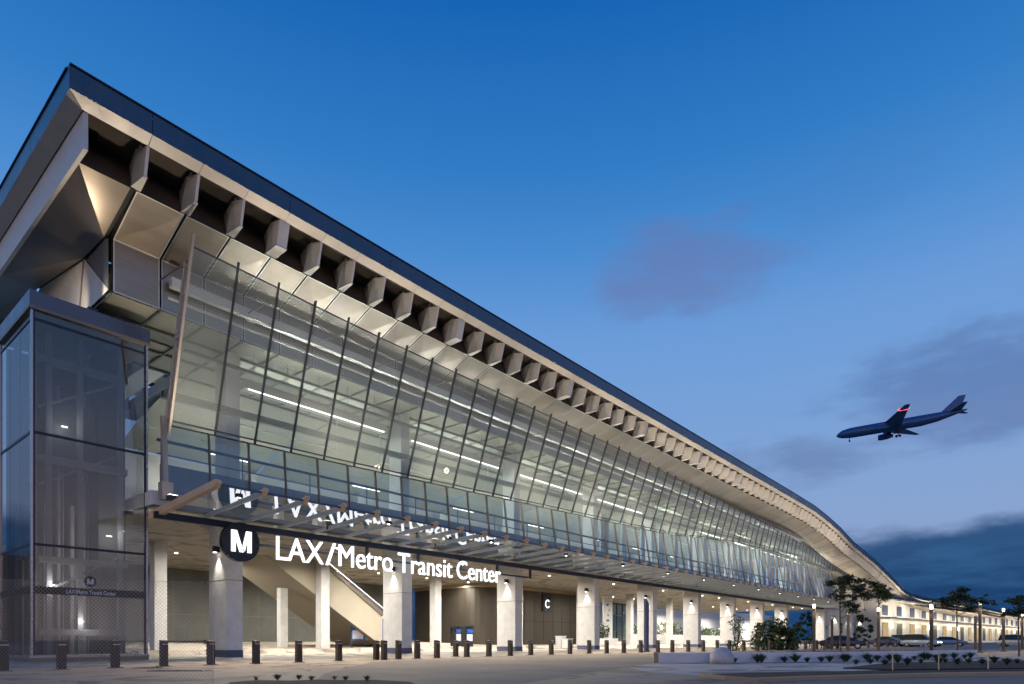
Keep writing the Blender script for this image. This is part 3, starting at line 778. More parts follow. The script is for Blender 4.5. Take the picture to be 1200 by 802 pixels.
# ------------------------------------------------------------------ elevator tower
TX0, TX1, TY0, TY1 = 7.96, 12.75, 34.2, 39.6
TW = empty('elevator_tower', 'glass elevator tower with flat metal cap at the near end of the station', 'tower', (TX0, TY0, 0))
b = PB(); b.box(TX0 - .05, TX1 + .08, TY0 - .05, TY1, 15.75, 16.42); b.box(TX0 - .08, TX1 + .11, TY0 - .08, TY1, 15.60, 15.74, 1); b.part('roof_cap', [M['fascia'], M['steel']], TW)
HZ = [.25, 3.03, 3.40, 5.24, 10.2, 15.2, 15.6]
b = PB()
for x, y in ((TX0, TY0), (TX1 - .09, TY0), (TX0, TY1 - .12)): b.box(x, x + .09, y, y + .09, 0, 15.6)
b.part('corner_post', M['rim'], TW)
for z0, z1 in ((.34, 3.03), (3.4, 5.19), (5.29, 10.15), (10.25, 15.16), (15.26, 15.58)):
    b = PB(); b.poly([(TX0 + .1, TY0 + .05, z0), (TX1 - .1, TY0 + .05, z0), (TX1 - .1, TY0 + .05, z1), (TX0 + .1, TY0 + .05, z1)]); b.part('glass_pane', M['glass_tow'], TW)
    for k in range(3):
        ya = lerp(TY0 + .1, TY1, k / 3); yb = lerp(TY0 + .1, TY1, (k + 1) / 3) - .03
        b = PB(); b.poly([(TX0 + .05, ya, z0), (TX0 + .05, yb, z0), (TX0 + .05, yb, z1), (TX0 + .05, ya, z1)]); b.part('side_glass_pane', M['glass_tow'], TW)
b = PB()
for z in (5.24, 10.2, 15.21):
    b.box(TX0 + .09, TX1 - .09, TY0 + .02, TY0 + .08, z - .055, z + .055)
    b.box(TX0 + .02, TX0 + .08, TY0 + .09, TY1, z - .055, z + .055)
b.box(TX0 + .09, TX0 + .16, TY0 + .0, TY0 + .08, .3, 15.58); b.box(TX1 - .16, TX1 - .09, TY0, TY0 + .08, .3, 15.58)
b.part('transom', M['beam'], TW)
b = PB(); b.box(TX0 + .09, TX1 - .09, TY0 + .01, TY0 + .07, 3.04, 3.39); b.box(TX0 + .015, TX0 + .075, TY0 + .09, TY1, 3.04, 3.39); band = b.part('name_band', M['black'], TW)
xa, xb = onY(78, TY0), onY(136, TY0)
o = text_obj('band_lettering', 'LAX/Metro Transit Center', .27, M['planter'], None, (xa, TY0 + .008, 3.12), width=xb - xa, ext=.004, offset=.003); put(o, band)
xc = onY(106, TY0)
b = PB(); b.tube((xc, TY0 + .04, 3.72), (xc, TY0 + .01, 3.72), .25, .25, 32); e = b.part('emblem', M['black'], TW)
o = m_logo('emblem_letter', xc, TY0 + .008, 3.725, .27, .01, M['planter'], None); put(o, e)
b = PB(); b.box(TX0 - .03, TX1 + .03, TY0 - .03, TY1, 0, .20); b.box(TX0 - .05, TX1 + .05, TY0 - .05, TY1, .201, .3, 1); b.part('plinth', [M['steel'], M['rim']], TW)
b = PB(); b.box(8.75, 9.2, 35.0, 35.4, 16.43, 16.62); b.box(10.2, 10.6, 34.3, 34.6, 16.43, 16.62); fl = b.part('added_roof_floodlight', M['black'], TW)  # fixtures added on the cap to light the bulkhead end and corner soffit
for (x, y, tgt, pw) in ((9.0, 35.2, (10.9, 38.5, 18.4), 420), (10.4, 34.2, (10.6, 31.6, 20.4), 240)):
    l = light('added_roof_flood_light', 'SPOT', (x, y, 16.75), pw, (1, .84, .62), spot_size=R(75), spot_blend=.9, shadow_soft_size=.15); aim(l, tgt); put(l, TW)
# shaft structure inside
b = PB()
for x in (8.9, 10.15, 11.9): b.box(x, x + .22, 35.6, 35.85, .3, 15.5)
for z in (1.2, 4.6, 9.3, 13.9): b.box(8.6, 12.3, 35.55, 35.9, z, z + .3)
for x, y in ((8.5, 36.6), (12.2, 36.6), (8.5, 39.2), (12.2, 39.2)): b.box(x, x + .28, y, y + .28, .3, 15.5)
for z in (3.1, 8.2, 11.8): b.bar((8.6, 35.75, z), (12.2, 35.75, z + 2.2), .1, .1)
b.part('shaft_frame', pbr('shaft_steel', (.30, .30, .31), .5, .3, .05), TW)
b = PB(); b.box(8.3, 12.5, 37.6, 37.9, .3, 4.8); b.box(11.2, 12.4, 36.2, 37.5, .3, 15.4); b.part('shaft_wall', M['concd'], TW)
b = PB()
for k in range(15): xx = 8.4 + .27 * k; b.box(xx, xx + (.05, .12, .04, .16)[k % 4], 37.40 - .2 * (k % 2), 37.55, .3, 4.8 + 2.9 * ((k * 7) % 4))
b.part('shaft_rail', M['rib'], TW)
b = PB(); b.box(9.1, 11.0, 36.0, 37.5, 9.6, 12.3); b.box(9.0, 11.1, 35.95, 37.55, 9.45, 9.6); b.part('elevator_car', M['ggrey'], TW)
b = PB(); b.box(8.2, 12.6, 39.3, 39.5, .3, 15.4); b.part('shaft_back_wall', M['navy'], TW)
for (x, z, s) in ((9.7, 11.2, 30), (11.6, 6.2, 55), (9.2, 3.6, 60), (10.4, 1.9, 60)):
    b = PB(); b.box(x - .12, x + .12, 35.95, 36.0, z - .025, z + .025); b.part('shaft_lamp', M['lampc'], TW)
    l = light('shaft_lamp_light', 'POINT', (x, 35.2, z), s, NEUT, shadow_soft_size=.15); put(l, TW)

# ------------------------------------------------------------------ ground level rooms
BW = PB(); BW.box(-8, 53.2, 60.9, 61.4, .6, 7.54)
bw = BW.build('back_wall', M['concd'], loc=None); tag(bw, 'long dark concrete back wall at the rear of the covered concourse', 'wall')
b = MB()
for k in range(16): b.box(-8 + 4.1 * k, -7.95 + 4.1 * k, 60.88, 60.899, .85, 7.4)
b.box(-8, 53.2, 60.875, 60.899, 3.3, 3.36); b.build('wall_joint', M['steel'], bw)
RM = empty('service_room', 'bronze panelled service room with rounded corner behind the middle columns', 'room', (54, 49, 0))
b = PB(); pts = []
for k in range(9):
    t = k / 8 * math.pi / 2; pts.append((57 - 3 * math.cos(t) , 52 - 3 * math.sin(t)))
pts += [(73, 49), (73, 61), (54, 61)]
b.prism_z(pts, .35, 7.1); b.part('room_wall', M['panel'], RM)
b = PB(); b.prism_z([(53.9, 48.9), (73.1, 48.9), (73.1, 61), (53.9, 61)], 7.12, 7.52); b.part('room_cornice', M['stone'], RM)
b = PB(); b.box(73.05, 74.6, 47.6, 61, .3, 7.5); b.part('stone_pier', M['conc'], RM)
b = PB(); b.box(73.0, 74.65, 47.55, 48.4, .3, 2.9); b.part('pier_plinth', M['stone'], RM)
b = PB()
for x in [57.2 + 1.98 * k for k in range(8)]: b.box(x, x + .035, 48.975, 48.995, .4, 7.0)
b.box(57, 72.9, 48.97, 48.99, 3.3, 3.36); b.part('panel_joint', M['dark_seam'], RM)
xc = onY(640.5, 48.9)
b = PB(); b.box(xc - .9, xc + 1.0, 48.85, 48.96, 4.6, 6.9); s = b.part('bay_sign', M['black'], RM)
o = text_obj('bay_letter', 'C', 1.5, M['letter'], None, (xc - .35, 48.84, 5.1), ext=.01, offset=.02, width=.85); put(o, s)
# bright wall wash lamps
for px in (560, 575):
    x = onY(px, 60); l = light('wall_wash', 'SPOT', (x, 59.6, 7.2), 160, NEUT, spot_size=R(80), spot_blend=.8, shadow_soft_size=.1)
# raised stair with plaster underside
SR = empty('escalator', 'plastered escalator rising to the left with a white light line along its handrail', 'escalator', (32, 46, .3))
b = PB()
lowr = [(25.4, 7.54), (32.8, 2.9), (36.6, .55), (40.2, .4), (40.2, .95), (36.5, 3.3), (31.3, 6.8), (30.2, 7.54)]
b.prism_y(lowr, 46, 52.5); b.part('stair_body', M['beige'], SR)
b = PB(); b.prism_y([(31.0, 7.0), (36.6, 3.27), (40.2, .97), (40.2, 1.35), (36.6, 3.65), (31.0, 7.35)], 45.9, 45.98); b.part('side_skirt', M['steel'], SR)
b = PB(); b.bar((30.9, 45.95, 7.6), (40.3, 45.95, 1.75), .05, .06); b.part('handrail_light', M['ledsoft'], SR)
b = PB(); b.poly([(31.0, 45.95, 7.38), (40.2, 45.95, 1.4), (40.2, 45.95, 1.75), (31.0, 45.95, 7.55)]); b.part('balustrade_glass', M['glass_lo'], SR)
# map board
def thing_at(name, label, cat, px, wd, zf=None, rz=None, group=None):
    x, y = gp(px, wd)
    z = floor_z(y) if zf is None else zf
    return empty(name, label, cat, (x, y, z), rz if rz is not None else 0, group)
def part(b, name, mats, thing, **k):
    o = b.build(name, mats, thing, **k); return o
KI = thing_at('map_board', 'freestanding two panel transit map board beside the escalator', 'map board', 427, 57)
b = MB()
for x in (-1.5, -.02, 1.44): b.box(x, x + .07, -.04, .04, 0, 2.6)
b.box(-1.5, 1.51, -.05, .05, 2.55, 2.68); b.box(-1.5, 1.51, -.05, .05, .55, .62); part(b, 'frame', M['mull'], KI)
b = MB(); b.box(-1.4, -.05, -.03, .03, .65, 2.5); b.box(-1.3, -.15, -.036, -.031, .75, 1.5, 1); b.box(-1.2, -.25, -.036, -.031, 1.95, 2.1, 1); part(b, 'map_panel', [M['bluepanel'], M['planter']], KI)
b = MB(); b.box(.08, 1.4, -.03, .03, .65, 2.5); b.prism_y([(.1, .7), (.75, .7), (.95, 1.4), (.6, 2.2), (.1, 2.3)], -.036, -.031, 1); part(b, 'map_panel', [M['stone'], pbr('map_sea', (.10, .25, .32), .5)], KI)
BP = thing_at('wayfinding_pylon', 'slim plain blue pylon beside the second front column', 'pylon', 452.5, 52)
b = MB(); b.box(-.3, .3, -.12, .12, 0, 2.9); part(b, 'pylon_body', M['bluepanel'], BP, bevel=.02)
b = MB(); b.box(-.36, .36, -.16, .16, 0, .12); part(b, 'pylon_base', M['mull'], BP)
b = MB(); b.box(-.31, .31, -.13, .13, 2.7, 2.91); part(b, 'pylon_cap', M['white'], BP)
PY = thing_at('entrance_pylon', 'tall narrow dark blue pylon with slanted top before the fifth front column', 'pylon', 757.5, 52)
b = MB(); b.prism_y([(-.22, 0), (.22, 0), (.22, 4.0), (-.22, 4.4)], -.12, .12); part(b, 'pylon_blade', M['navy'], PY, bevel=.01)
b = MB(); b.box(-.3, .3, -.2, .2, 0, .1); part(b, 'pylon_foot', M['mull'], PY)
# ticket machines
def machine(px, wd, label):
    t = thing_at('ticket_machine', label, 'ticket machine', px, wd, group='ticket machines')
    b = MB(); b.box(-.55, .55, -.35, .35, 0, 1.95); part(b, 'cabinet', M['black'], t, bevel=.03)
    b = MB(); b.box(-.4, .4, -.37, -.352, .55, 1.25); part(b, 'front_panel', M['planter'], t)
    b = MB(); b.box(-.42, .42, -.42, -.352, 1.38, 1.75); part(b, 'screen', M['bluepanel'], t)
    b = MB(); b.box(-.62, .62, -.5, .4, 1.96, 2.1); part(b, 'hood', M['beam'], t)
machine(535, 66, 'black ticket machine with pale lower front, left one of the pair')
machine(547.5, 64, 'black ticket machine with pale lower front, right one of the pair')
def bin_(px, wd, s, label):
    t = thing_at('litter_bin', label, 'bin', px, wd, group='litter bins')
    b = MB(); b.box(-.45, .45, -.4, .4, .06, 1.3 * s); part(b, 'bin_body', M['conc'], t, bevel=.04)
    b = MB(); b.box(-.5, .5, -.45, .45, 1.3 * s, 1.42 * s); part(b, 'bin_lid', M['white'], t, bevel=.02)
    b = MB(); b.box(-.25, .25, -.41, -.402, .95 * s, 1.15 * s); part(b, 'bin_slot', M['black'], t)
bin_(657, 72, 1.0, 'taller pale litter bin by the bronze service room')
bin_(665, 68, .8, 'shorter pale litter bin by the stone pier')
# luminous opening and screens behind the middle columns
ADV = thing_at('advert_screen', 'tall lit advert screen in white and blue beside the fourth front column', 'screen', 712, 92)
b = MB(); b.box(-1.2, 1.2, -.1, .1, .4, 6.6); part(b, 'screen_case', M['white'], ADV)
b = MB()
for k in range(7):
    z = 1.0 + .75 * k; b.box(-.5 + .3 * (k % 3), .1 + .2 * (k % 2), -.13, -.105, z, z + .3)
part(b, 'screen_picture', M['bluepanel'], ADV)
GW = empty('glazed_screen', 'dark framed glass screen behind planting at the middle of the concourse', 'glass screen', (onY(722, 58), 58, .3))
b = PB(); xa, xb = onY(716, 58), onY(742, 58)
for k in range(5):
    x = lerp(xa, xb, k / 4); b.box(x - .08, x + .08, 57.9, 58.1, .3, 7.5)
for z in (2.6, 5.2, 7.3): b.box(xa, xb, 57.92, 58.08, z, z + .16)
b.part('screen_frame', M['beam'], GW)
b = PB(); b.poly([(xa, 58, .5), (xb, 58, .5), (xb, 58, 7.3), (xa, 58, 7.3)]); b.part('screen_glass', glass('green_glass', (.30, .42, .36), .12, 1), GW)

# leaf helper -----------------------------------------------------------
def leaves(b, c, rad, n, size, rnd, mi=0, flat=1.0):
    for _ in range(n):
        while True:
            p = Vector((rnd.uniform(-1, 1), rnd.uniform(-1, 1), rnd.uniform(-1, 1)))
            if p.length <= 1: break
        p = p.normalized() * (p.length ** .6)
        q = Vector((c[0] + p.x * rad[0], c[1] + p.y * rad[1], c[2] + p.z * rad[2]))
        a = Vector((rnd.gauss(0, 1), rnd.gauss(0, 1), rnd.gauss(0, .55 * flat))).normalized()
        u = a.cross(Vector((rnd.gauss(0, .4), rnd.gauss(0, .4), 1))).normalized()
        s = size * rnd.uniform(.6, 1.4)
        b.poly([q - a * s, q - u * s * .38, q + a * s, q + u * s * .38], mi if rnd.random() < .7 else mi + 1)
LEAF = [M['leaf'], M['leafl']]
# white planter walls with shrubs behind the columns
def planter_run(px0, px1, Y, z0, z1, hh, label, label2, n, mats):
    xa, xb = onY(px0, Y), onY(px1, Y)
    b = MB(); b.box(xa, xb, Y, Y + .4, z0, z1); o = b.build('planter_wall', M['white'], bevel=.03); tag(o, label, 'planter wall')
    rnd = random.Random(int(px0))
    b = MB()
    for k in range(n):
        x = lerp(xa + 1, xb - 1, (k + .5) / n)
        leaves(b, (x, Y + 1.6, z1 + hh * .4), ((xb - xa) / n * .7, 1.0, hh * rnd.uniform(.45, .75)), 170, .24, rnd)
    o = b.build('hedge', mats, fix=False); tag(o, label2, 'hedge')
planter_run(703, 724, 47, .2, 1.2, 2.4, 'short white planter wall beside the fourth front column', 'dense green shrubs in front of the glazed screen', 4, LEAF)
planter_run(742, 808, 47.5, .2, 1.85, 2.0, 'white planter wall between the fifth and sixth front columns', 'feathery green hedge between the fifth and sixth front columns', 9, [M['leafl'], M['leaf']])
planter_run(820, 862, 47.5, .2, 1.8, 1.6, 'white planter wall between the sixth and seventh front columns', 'low green hedge between the sixth and seventh front columns', 6, [M['leafl'], M['leaf']])
# parked bus behind
BU = empty('city_bus', 'white and blue bus standing behind the hedge at the rear of the concourse', 'bus', (onY(815, 66), 66, .4))
b = MB(); b.box(-9, 9, 0, 2.6, .4, 3.4); part(b, 'bus_body', M['white'], BU, bevel=.15)
b = MB()
for k in range(7): b.box(-8.4 + 2.4 * k, -6.3 + 2.4 * k, -.03, .01, 1.6, 2.8)
part(b, 'bus_windows', M['navy'], BU)
for x in (-6, 5.5):
    b = MB(); b.tube((x, -.04, .5), (x, .35, .5), .5, .5, 18); part(b, 'wheel', M['tyre'], BU)
WW = MB(); WW.box(onY(690, 74), onY(905, 74), 74, 74.5, .3, 9.5); tag(WW.build('rear_wall', M['white']), 'bright white rear wall seen behind the bus', 'wall')
for px in (790, 840, 890):
    x = onY(px, 70); light('rear_wall_light', 'AREA', (x, 69, 7.3), 2200, NEUT, shape='RECTANGLE', size=8, size_y=2)

# ------------------------------------------------------------------ bollards
ORD = ['first', 'second', 'third', 'fourth', 'fifth', 'sixth', 'seventh', 'eighth', 'ninth', 'tenth', 'eleventh', 'twelfth', 'thirteenth', 'fourteenth', 'fifteenth', 'sixteenth', 'seventeenth', 'eighteenth', 'nineteenth', 'twentieth']
TENS = {2: 'twenty', 3: 'thirty', 4: 'forty', 5: 'fifty'}
def ordinal(n):
    if n <= 20: return ORD[n - 1]
    t, u = divmod(n, 10)
    return {2: 'twentieth', 3: 'thirtieth', 4: 'fortieth', 5: 'fiftieth'}[t] if u == 0 else TENS[t] + '-' + ORD[u - 1]
bpx = [4, 72, 135, 192, 247, 300, 350, 397, 441, 450, 467, 489, 512, 534, 547, 573, 598, 622, 646, 668, 690.5, 711, 731, 751, 771, 788, 806.5, 824, 840.6, 854.8, 871.7, 887, 902, 916, 930, 944, 957, 969, 981, 993, 1005, 1017.5, 1028.6, 1040, 1051, 1062.5, 1072, 1082, 1092, 1102]
wtab = [(700, 45.5), (790, 52), (887, 58.7), (1005, 74), (1072, 93), (1110, 104)]
proto = None
def behind(px):
    if px < 160: return 'in front of the glass elevator tower'
    if px < 300: return 'in front of the first front column'
    if px < 420: return 'in front of the escalator underside'
    if px < 500: return 'near the second front column'
    if px < 580: return 'before the ticket machines'
    if px < 680: return 'before the bronze service room'
    if px < 760: return 'near the fourth and fifth columns'
    if px < 900: return 'behind the white kerb planter'
    if px < 1010: return 'behind the planter near the dark shrubs'
    return 'in front of the parked cars'
BOLL = []
for i, px in enumerate(bpx):
    if px <= 705:
        Y = 25.3; X = onY(px, Y)
        if px == 450: Y = 24.9; X = onY(px, Y)
        if px == 534: Y = 26.6; X = onY(px, Y)
    else:
        X, Y = gp(px, interp(wtab, px))
    lab = 'dark bronze square bollard, %s from the left, %s' % (ordinal(i + 1), behind(px))
    if proto is None:
        proto = empty('bollard', lab, 'bollard', (X, Y, 0), 0, 'bollards along the kerb')
        b = MB(); b.hexa([(-.12, -.12, .03), (.12, -.12, .03), (.12, .12, .03), (-.12, .12, .03)], [(-.118, -.118, .95), (.118, -.118, .95), (.118, .118, .99), (-.118, .118, .99)]); b.build('post', M['bollard'], proto, bevel=.012)
        b = MB(); b.box(-.2, .2, -.2, .2, 0, .03); b.build('base_plate', M['steel'], proto)
        b = MB(); b.box(-.11, .11, -.126, -.119, .82, .85); b.build('reflective_band', M['rib'], proto)
        o = proto
    else:
        o = copy_tree(proto); o.location = (X, Y, 0); o['label'] = lab
    o.rotation_euler[2] = R(random.uniform(-3, 3)) + (0 if px < 700 else R(-20))
    BOLL.append((px, X, Y))
xa, ya = BOLL[3][1:]; xb, yb = BOLL[4][1:]
BR = empty('barrier_bar', 'thin dark bar spanning two bollards by the first front column', 'barrier', ((xa + xb) / 2, ya, .9))
b = PB(); b.bar((xa + .16, ya + .05, .93), (xb - .16, yb + .05, .93), .06, .07); b.part('bar', M['bollard'], BR)
b = PB(); b.box(xb - .22, xb - .165, yb - .06, yb + .12, .84, 1.0); b.part('latch', M['steel'], BR)

for i, (p0, p1, yy) in enumerate(((178, 243, 786.5), (160, 186, 783.2))):
    (gx0, gy0), (gx1, gy1) = gg(p0, yy), gg(p1, yy)
    L_ = math.hypot(gx1 - gx0, gy1 - gy0)
    G_ = empty('drain_grate', ('longer' if i == 0 else 'shorter') + ' dark drain grate set in the paving before the barrier bar', 'drain grate', (gx0, gy0, 0), math.atan2(gy1 - gy0, gx1 - gx0))
    b = MB(); b.box(0, L_, -.28, -.24, .0, .022); b.box(0, L_, .24, .28, .0, .022); b.box(0, .04, -.24, .24, 0, .022); b.box(L_ - .04, L_, -.24, .24, 0, .022); b.build('grate_frame', M['mull'], G_)
    b = MB()
    for k in range(int(L_ / .06)): b.box(.05 + .06 * k, .075 + .06 * k, -.24, .24, .004, .018)
    b.box(.04, L_ - .04, -.24, .24, .001, .003); b.build('grate_bars', M['black'], G_)
def wire_mat():
    m, nt, out = new_mat('chain_link_wire')
    tr = nt.nodes.new('ShaderNodeBsdfTransparent'); df = nt.nodes.new('ShaderNodeBsdfPrincipled')
    df.inputs['Base Color'].default_value = (.34, .33, .32, 1); df.inputs['Metallic'].default_value = .5; df.inputs['Roughness'].default_value = .45
    tc = nt.nodes.new('ShaderNodeTexCoord'); sx = nt.nodes.new('ShaderNodeSeparateXYZ'); nt.links.new(tc.outputs['Object'], sx.inputs[0])
    vals = []
    for op in ('ADD', 'SUBTRACT'):
        a = nt.nodes.new('ShaderNodeMath'); a.operation = op; nt.links.new(sx.outputs[0], a.inputs[0]); nt.links.new(sx.outputs[2], a.inputs[1])
        p = nt.nodes.new('ShaderNodeMath'); p.operation = 'PINGPONG'; p.inputs[1].default_value = .038; nt.links.new(a.outputs[0], p.inputs[0])
        l = nt.nodes.new('ShaderNodeMath'); l.operation = 'LESS_THAN'; l.inputs[1].default_value = .0028; nt.links.new(p.outputs[0], l.inputs[0]); vals.append(l.outputs[0])
    mx = nt.nodes.new('ShaderNodeMath'); mx.operation = 'MAXIMUM'; nt.links.new(vals[0], mx.inputs[0]); nt.links.new(vals[1], mx.inputs[1])
    ms = nt.nodes.new('ShaderNodeMixShader'); nt.links.new(mx.outputs[0], ms.inputs[0]); nt.links.new(tr.outputs[0], ms.inputs[1]); nt.links.new(df.outputs[0], ms.inputs[2])
    nt.links.new(ms.outputs[0], out.inputs[0]); return m
fa, fb_ = Vector((*gp(-70, 12.0), 0)), Vector((*gp(250, 12.6), 0)); fl_ = (fb_ - fa).length
FE = empty('chain_link_fence', 'fine chain link fence panel standing before the foot of the glass elevator tower', 'fence', fa, math.atan2((fb_ - fa).y, (fb_ - fa).x))
b = MB(); b.poly([(0, 0, .03), (fl_, 0, .03), (fl_, 0, 2.15), (0, 0, 2.15)]); b.build('wire_mesh', wire_mat(), FE)
b = MB(); b.tube((0, 0, 0), (0, 0, 2.2), .025, .025, 10); b.build('fence_post', M['rim'], FE)
b = MB(); b.tube((0, 0, 2.15), (fl_, 0, 2.15), .004, .004, 6); b.tube((fl_, 0, .03), (fl_, 0, 2.15), .004, .004, 6); b.build('tension_wire', M['rim'], FE)
# ------------------------------------------------------------------ planter at right, path, mulch beds, kerb
pl = [(769, 27.6), (900, 28.0), (1000, 29.5), (1070, 31.5), (1145, 35.0)]
front = [gp(p, w_) for p, w_ in pl]; back = [gp(p, w_ + .45) for p, w_ in pl]
b = MB()
for k in range(len(pl) - 1):
    b.hexa([(*front[k], 0), (*front[k + 1], 0), (*back[k + 1], 0), (*back[k], 0)], [(*front[k], .44), (*front[k + 1], .44), (*back[k + 1], .44), (*back[k], .44)])
o = b.build('planter_wall', M['planter']); tag(o, 'low white rendered planter wall along the path at right', 'planter wall')
b = MB(); x0, y0 = gp(766.3, 27.55); x1, y1 = gp(771.5, 27.55); x2, y2 = gp(771.2, 28.2); x3, y3 = gp(766.0, 28.2)
b.prism_z([(x0, y0), (x1, y1), (x2, y2), (x3, y3)], 0, .46); b.build('wall_end', M['stone'], o)
bed = [gp(p, w_ + .46) for p, w_ in pl] + [gp(1145, 42), gp(1000, 37), gp(900, 34), gp(772, 31)]
b = MB(); b.prism_z(bed, 0, .36); struct(b.build('planting_bed', M['soil']))
sheet('path', [gg(735, 782.5), gg(770, 777.6), gg(900, 776.6), gg(1000, 774.8), gg(1150, 771.5), gg(1230, 771), gg(1230, 783.5), gg(1050, 785.3), gg(950, 788.3), gg(880, 790.5), gg(822, 792.5), gg(760, 788)], .010, M['path'])
b = MB(); b.prism_z([gg(823, 792.6), gg(880, 790.4), gg(950, 789.0), gg(1100, 787.2), gg(1230, 785.6), gg(1230, 789.8), gg(1100, 791.5), gg(950, 795.5), gg(884, 798.2)], 0, .05); struct(b.build('mulch_bed', M['soil']))
b = MB(); b.prism_z([gg(988, 784.2), gg(1040, 778.5), gg(1120, 776), gg(1230, 775), gg(1230, 784.3), gg(1100, 785.6), gg(1040, 786.2)], 0, .05); struct(b.build('mulch_bed', M['soil']))
b = MB(); b.prism_z([gg(270, 801.5), gg(300, 799.2), gg(340, 799.8), gg(372, 798.4), gg(405, 799.2), gg(440, 798.8), gg(480, 801.2), gg(520, 815), gg(250, 815)], 0, .04); struct(b.build('mulch_bed', M['soil']))
k1 = [(819, 792.6), (845, 796.3), (884, 799.4), (950, 796.6), (1100, 792.6), (1230, 790.8)]
b = MB()
for (a, c), (d, e) in zip(k1, k1[1:]):
    pa, pb = gg(a, c), gg(d, e); pc, pd = gg(d + 4, e + 1.0), gg(a + 4, c + 1.0)
    b.prism_z([pa, pb, pc, pd], 0, .10)
struct(b.build('kerb', M['stone']))
sheet('carriageway', [gg(850, 798.5), gg(884, 801), gg(950, 798.2), gg(1100, 794), gg(1260, 792), gg(1260, 900), gg(700, 900), gg(760, 812)], .012, M['asphalt'])

# boulder under white sheet
rnd = random.Random(5)
b = MB(); x, y = gp(846, 27.0); rr = []
for k in range(7):
    t = k / 6; rad = math.cos(t * math.pi / 2) ** .6 if k < 6 else .06
    rr.append([(x + .62 * rad * math.cos(a) * rnd.uniform(.84, 1.12), y + .5 * rad * math.sin(a) * rnd.uniform(.88, 1.1), .66 * math.sin(t * math.pi / 2) + rnd.uniform(-.02, .05) * (k > 0)) for a in [2 * math.pi * q / 14 for q in range(14)]])
b.rings(rr); o = b.build('boulder', pbr('boulder_stone', (.46, .45, .47), .85, 0, .3, 2.2, .6, 5), smooth=True); tag(o, 'pale rounded boulder leaning on the low white planter wall', 'boulder')
# agave tufts along the wall
def tuft(x, y, z, n, h, rnd, mi=0):
    b = MB()
    for k in range(n):
        a = rnd.uniform(0, 6.283); l = h * rnd.uniform(.45, 1.15); le = rnd.uniform(.05, 1.15)
        d = Vector((math.cos(a), math.sin(a), 0)); p = Vector((-d.y, d.x, 0)) * (.006 + h * .018)
        m = d * (l * le * .5) + Vector((0, 0, l * .62)); e = d * (l * le) + Vector((0, 0, l * rnd.uniform(.25, .98)))
        q = Vector((0, 0, 0))
        b.poly([q - p, q + p, m + p * .8, m - p * .8], mi); b.poly([m - p * .8, m + p * .8, e], mi)
    return b
rnd = random.Random(9)
tp = [840, 862, 881, 899, 914, 929, 944, 956, 972, 985, 999, 1013, 1026, 1036, 1046, 1056, 1066, 1077, 1088, 1098, 1108, 1119, 1130, 1140]
tproto = []
for k in range(3):
    pass
for i, px in enumerate(tp):
    px += rnd.uniform(-7, 7); wd = interp(pl, px) - .55 + rnd.uniform(-.25, .1); x, y = gp(px, wd)
    h = rnd.uniform(.26, .5)
    if i < 6:
        t = tuft(x, y, 0, 150 + 25 * i, .4, rnd).build('grass_tuft', M['leaf'], fix=False); tproto.append(t)
    else:
        t = tproto[(i * 5 + i // 4) % 6].copy(); COL.objects.link(t)
    t.location = (x, y, 0); t.rotation_euler[2] = rnd.uniform(0, 6); t.scale = (h / .4,) * 3
    tag(t, 'dark spiky tuft, %s from the left, growing along the low white planter wall' % ordinal(i + 1), 'plant', 'tufts along the low planter wall')
sp = [(1003, 781), (1020, 780), (1037, 781.5), (1052, 779), (1063, 781.5), (1079, 779.5), (1100, 780.5), (1108, 779), (1122, 781), (1135, 779), (1151, 780.5), (1165, 779), (1180, 781), (1192, 779.5)]
for i, (px, py) in enumerate(sp):
    x, y = gg(px, py); t = tproto[(i * 5 + i // 4) % 6].copy(); COL.objects.link(t); t.location = (x, y, .05); t.rotation_euler[2] = rnd.uniform(0, 6); t.scale = (rnd.uniform(.6, 1.0),) * 3
    tag(t, 'small spiky plant, %s from the left, in the mulch bed beside the kerb' % ordinal(i + 1), 'plant', 'small plants in the mulch bed')
for i, (px, py) in enumerate([(300, 799.5), (325, 799), (350, 798.5), (365, 799.5), (392, 798.5), (405, 799.5), (430, 800)]):
    x, y = gg(px, py); t = tproto[(i * 5 + i // 4) % 6].copy(); COL.objects.link(t); t.location = (x, y, .03); t.rotation_euler[2] = rnd.uniform(0, 6); t.scale = (rnd.uniform(.3, .5),) * 3
    tag(t, 'tiny dark seedling, %s from the left, in the near mulch patch' % ordinal(i + 1), 'plant', 'seedlings in the near mulch')
for i, (px, py, zt) in enumerate([(1046, 787.5, .95), (1100, 787, .9), (1158, 786, .85)]):
    x, y = gg(px, py); s = MB(); s.tube((0, 0, 0), (.02, 0, zt * .62), .018, .016, 8); s.tube((.02, 0, zt * .62), (.02, 0, zt * .66), .022, .022, 8)
    o = s.build('planting_stake', M['tanl'], loc=(x, y, .05)); tag(o, ['yellowish', 'buff', 'pale'][i] + ' planting stake in the mulch bed, %s from the left' % ordinal(i + 1), 'stake', 'stakes in the mulch bed')

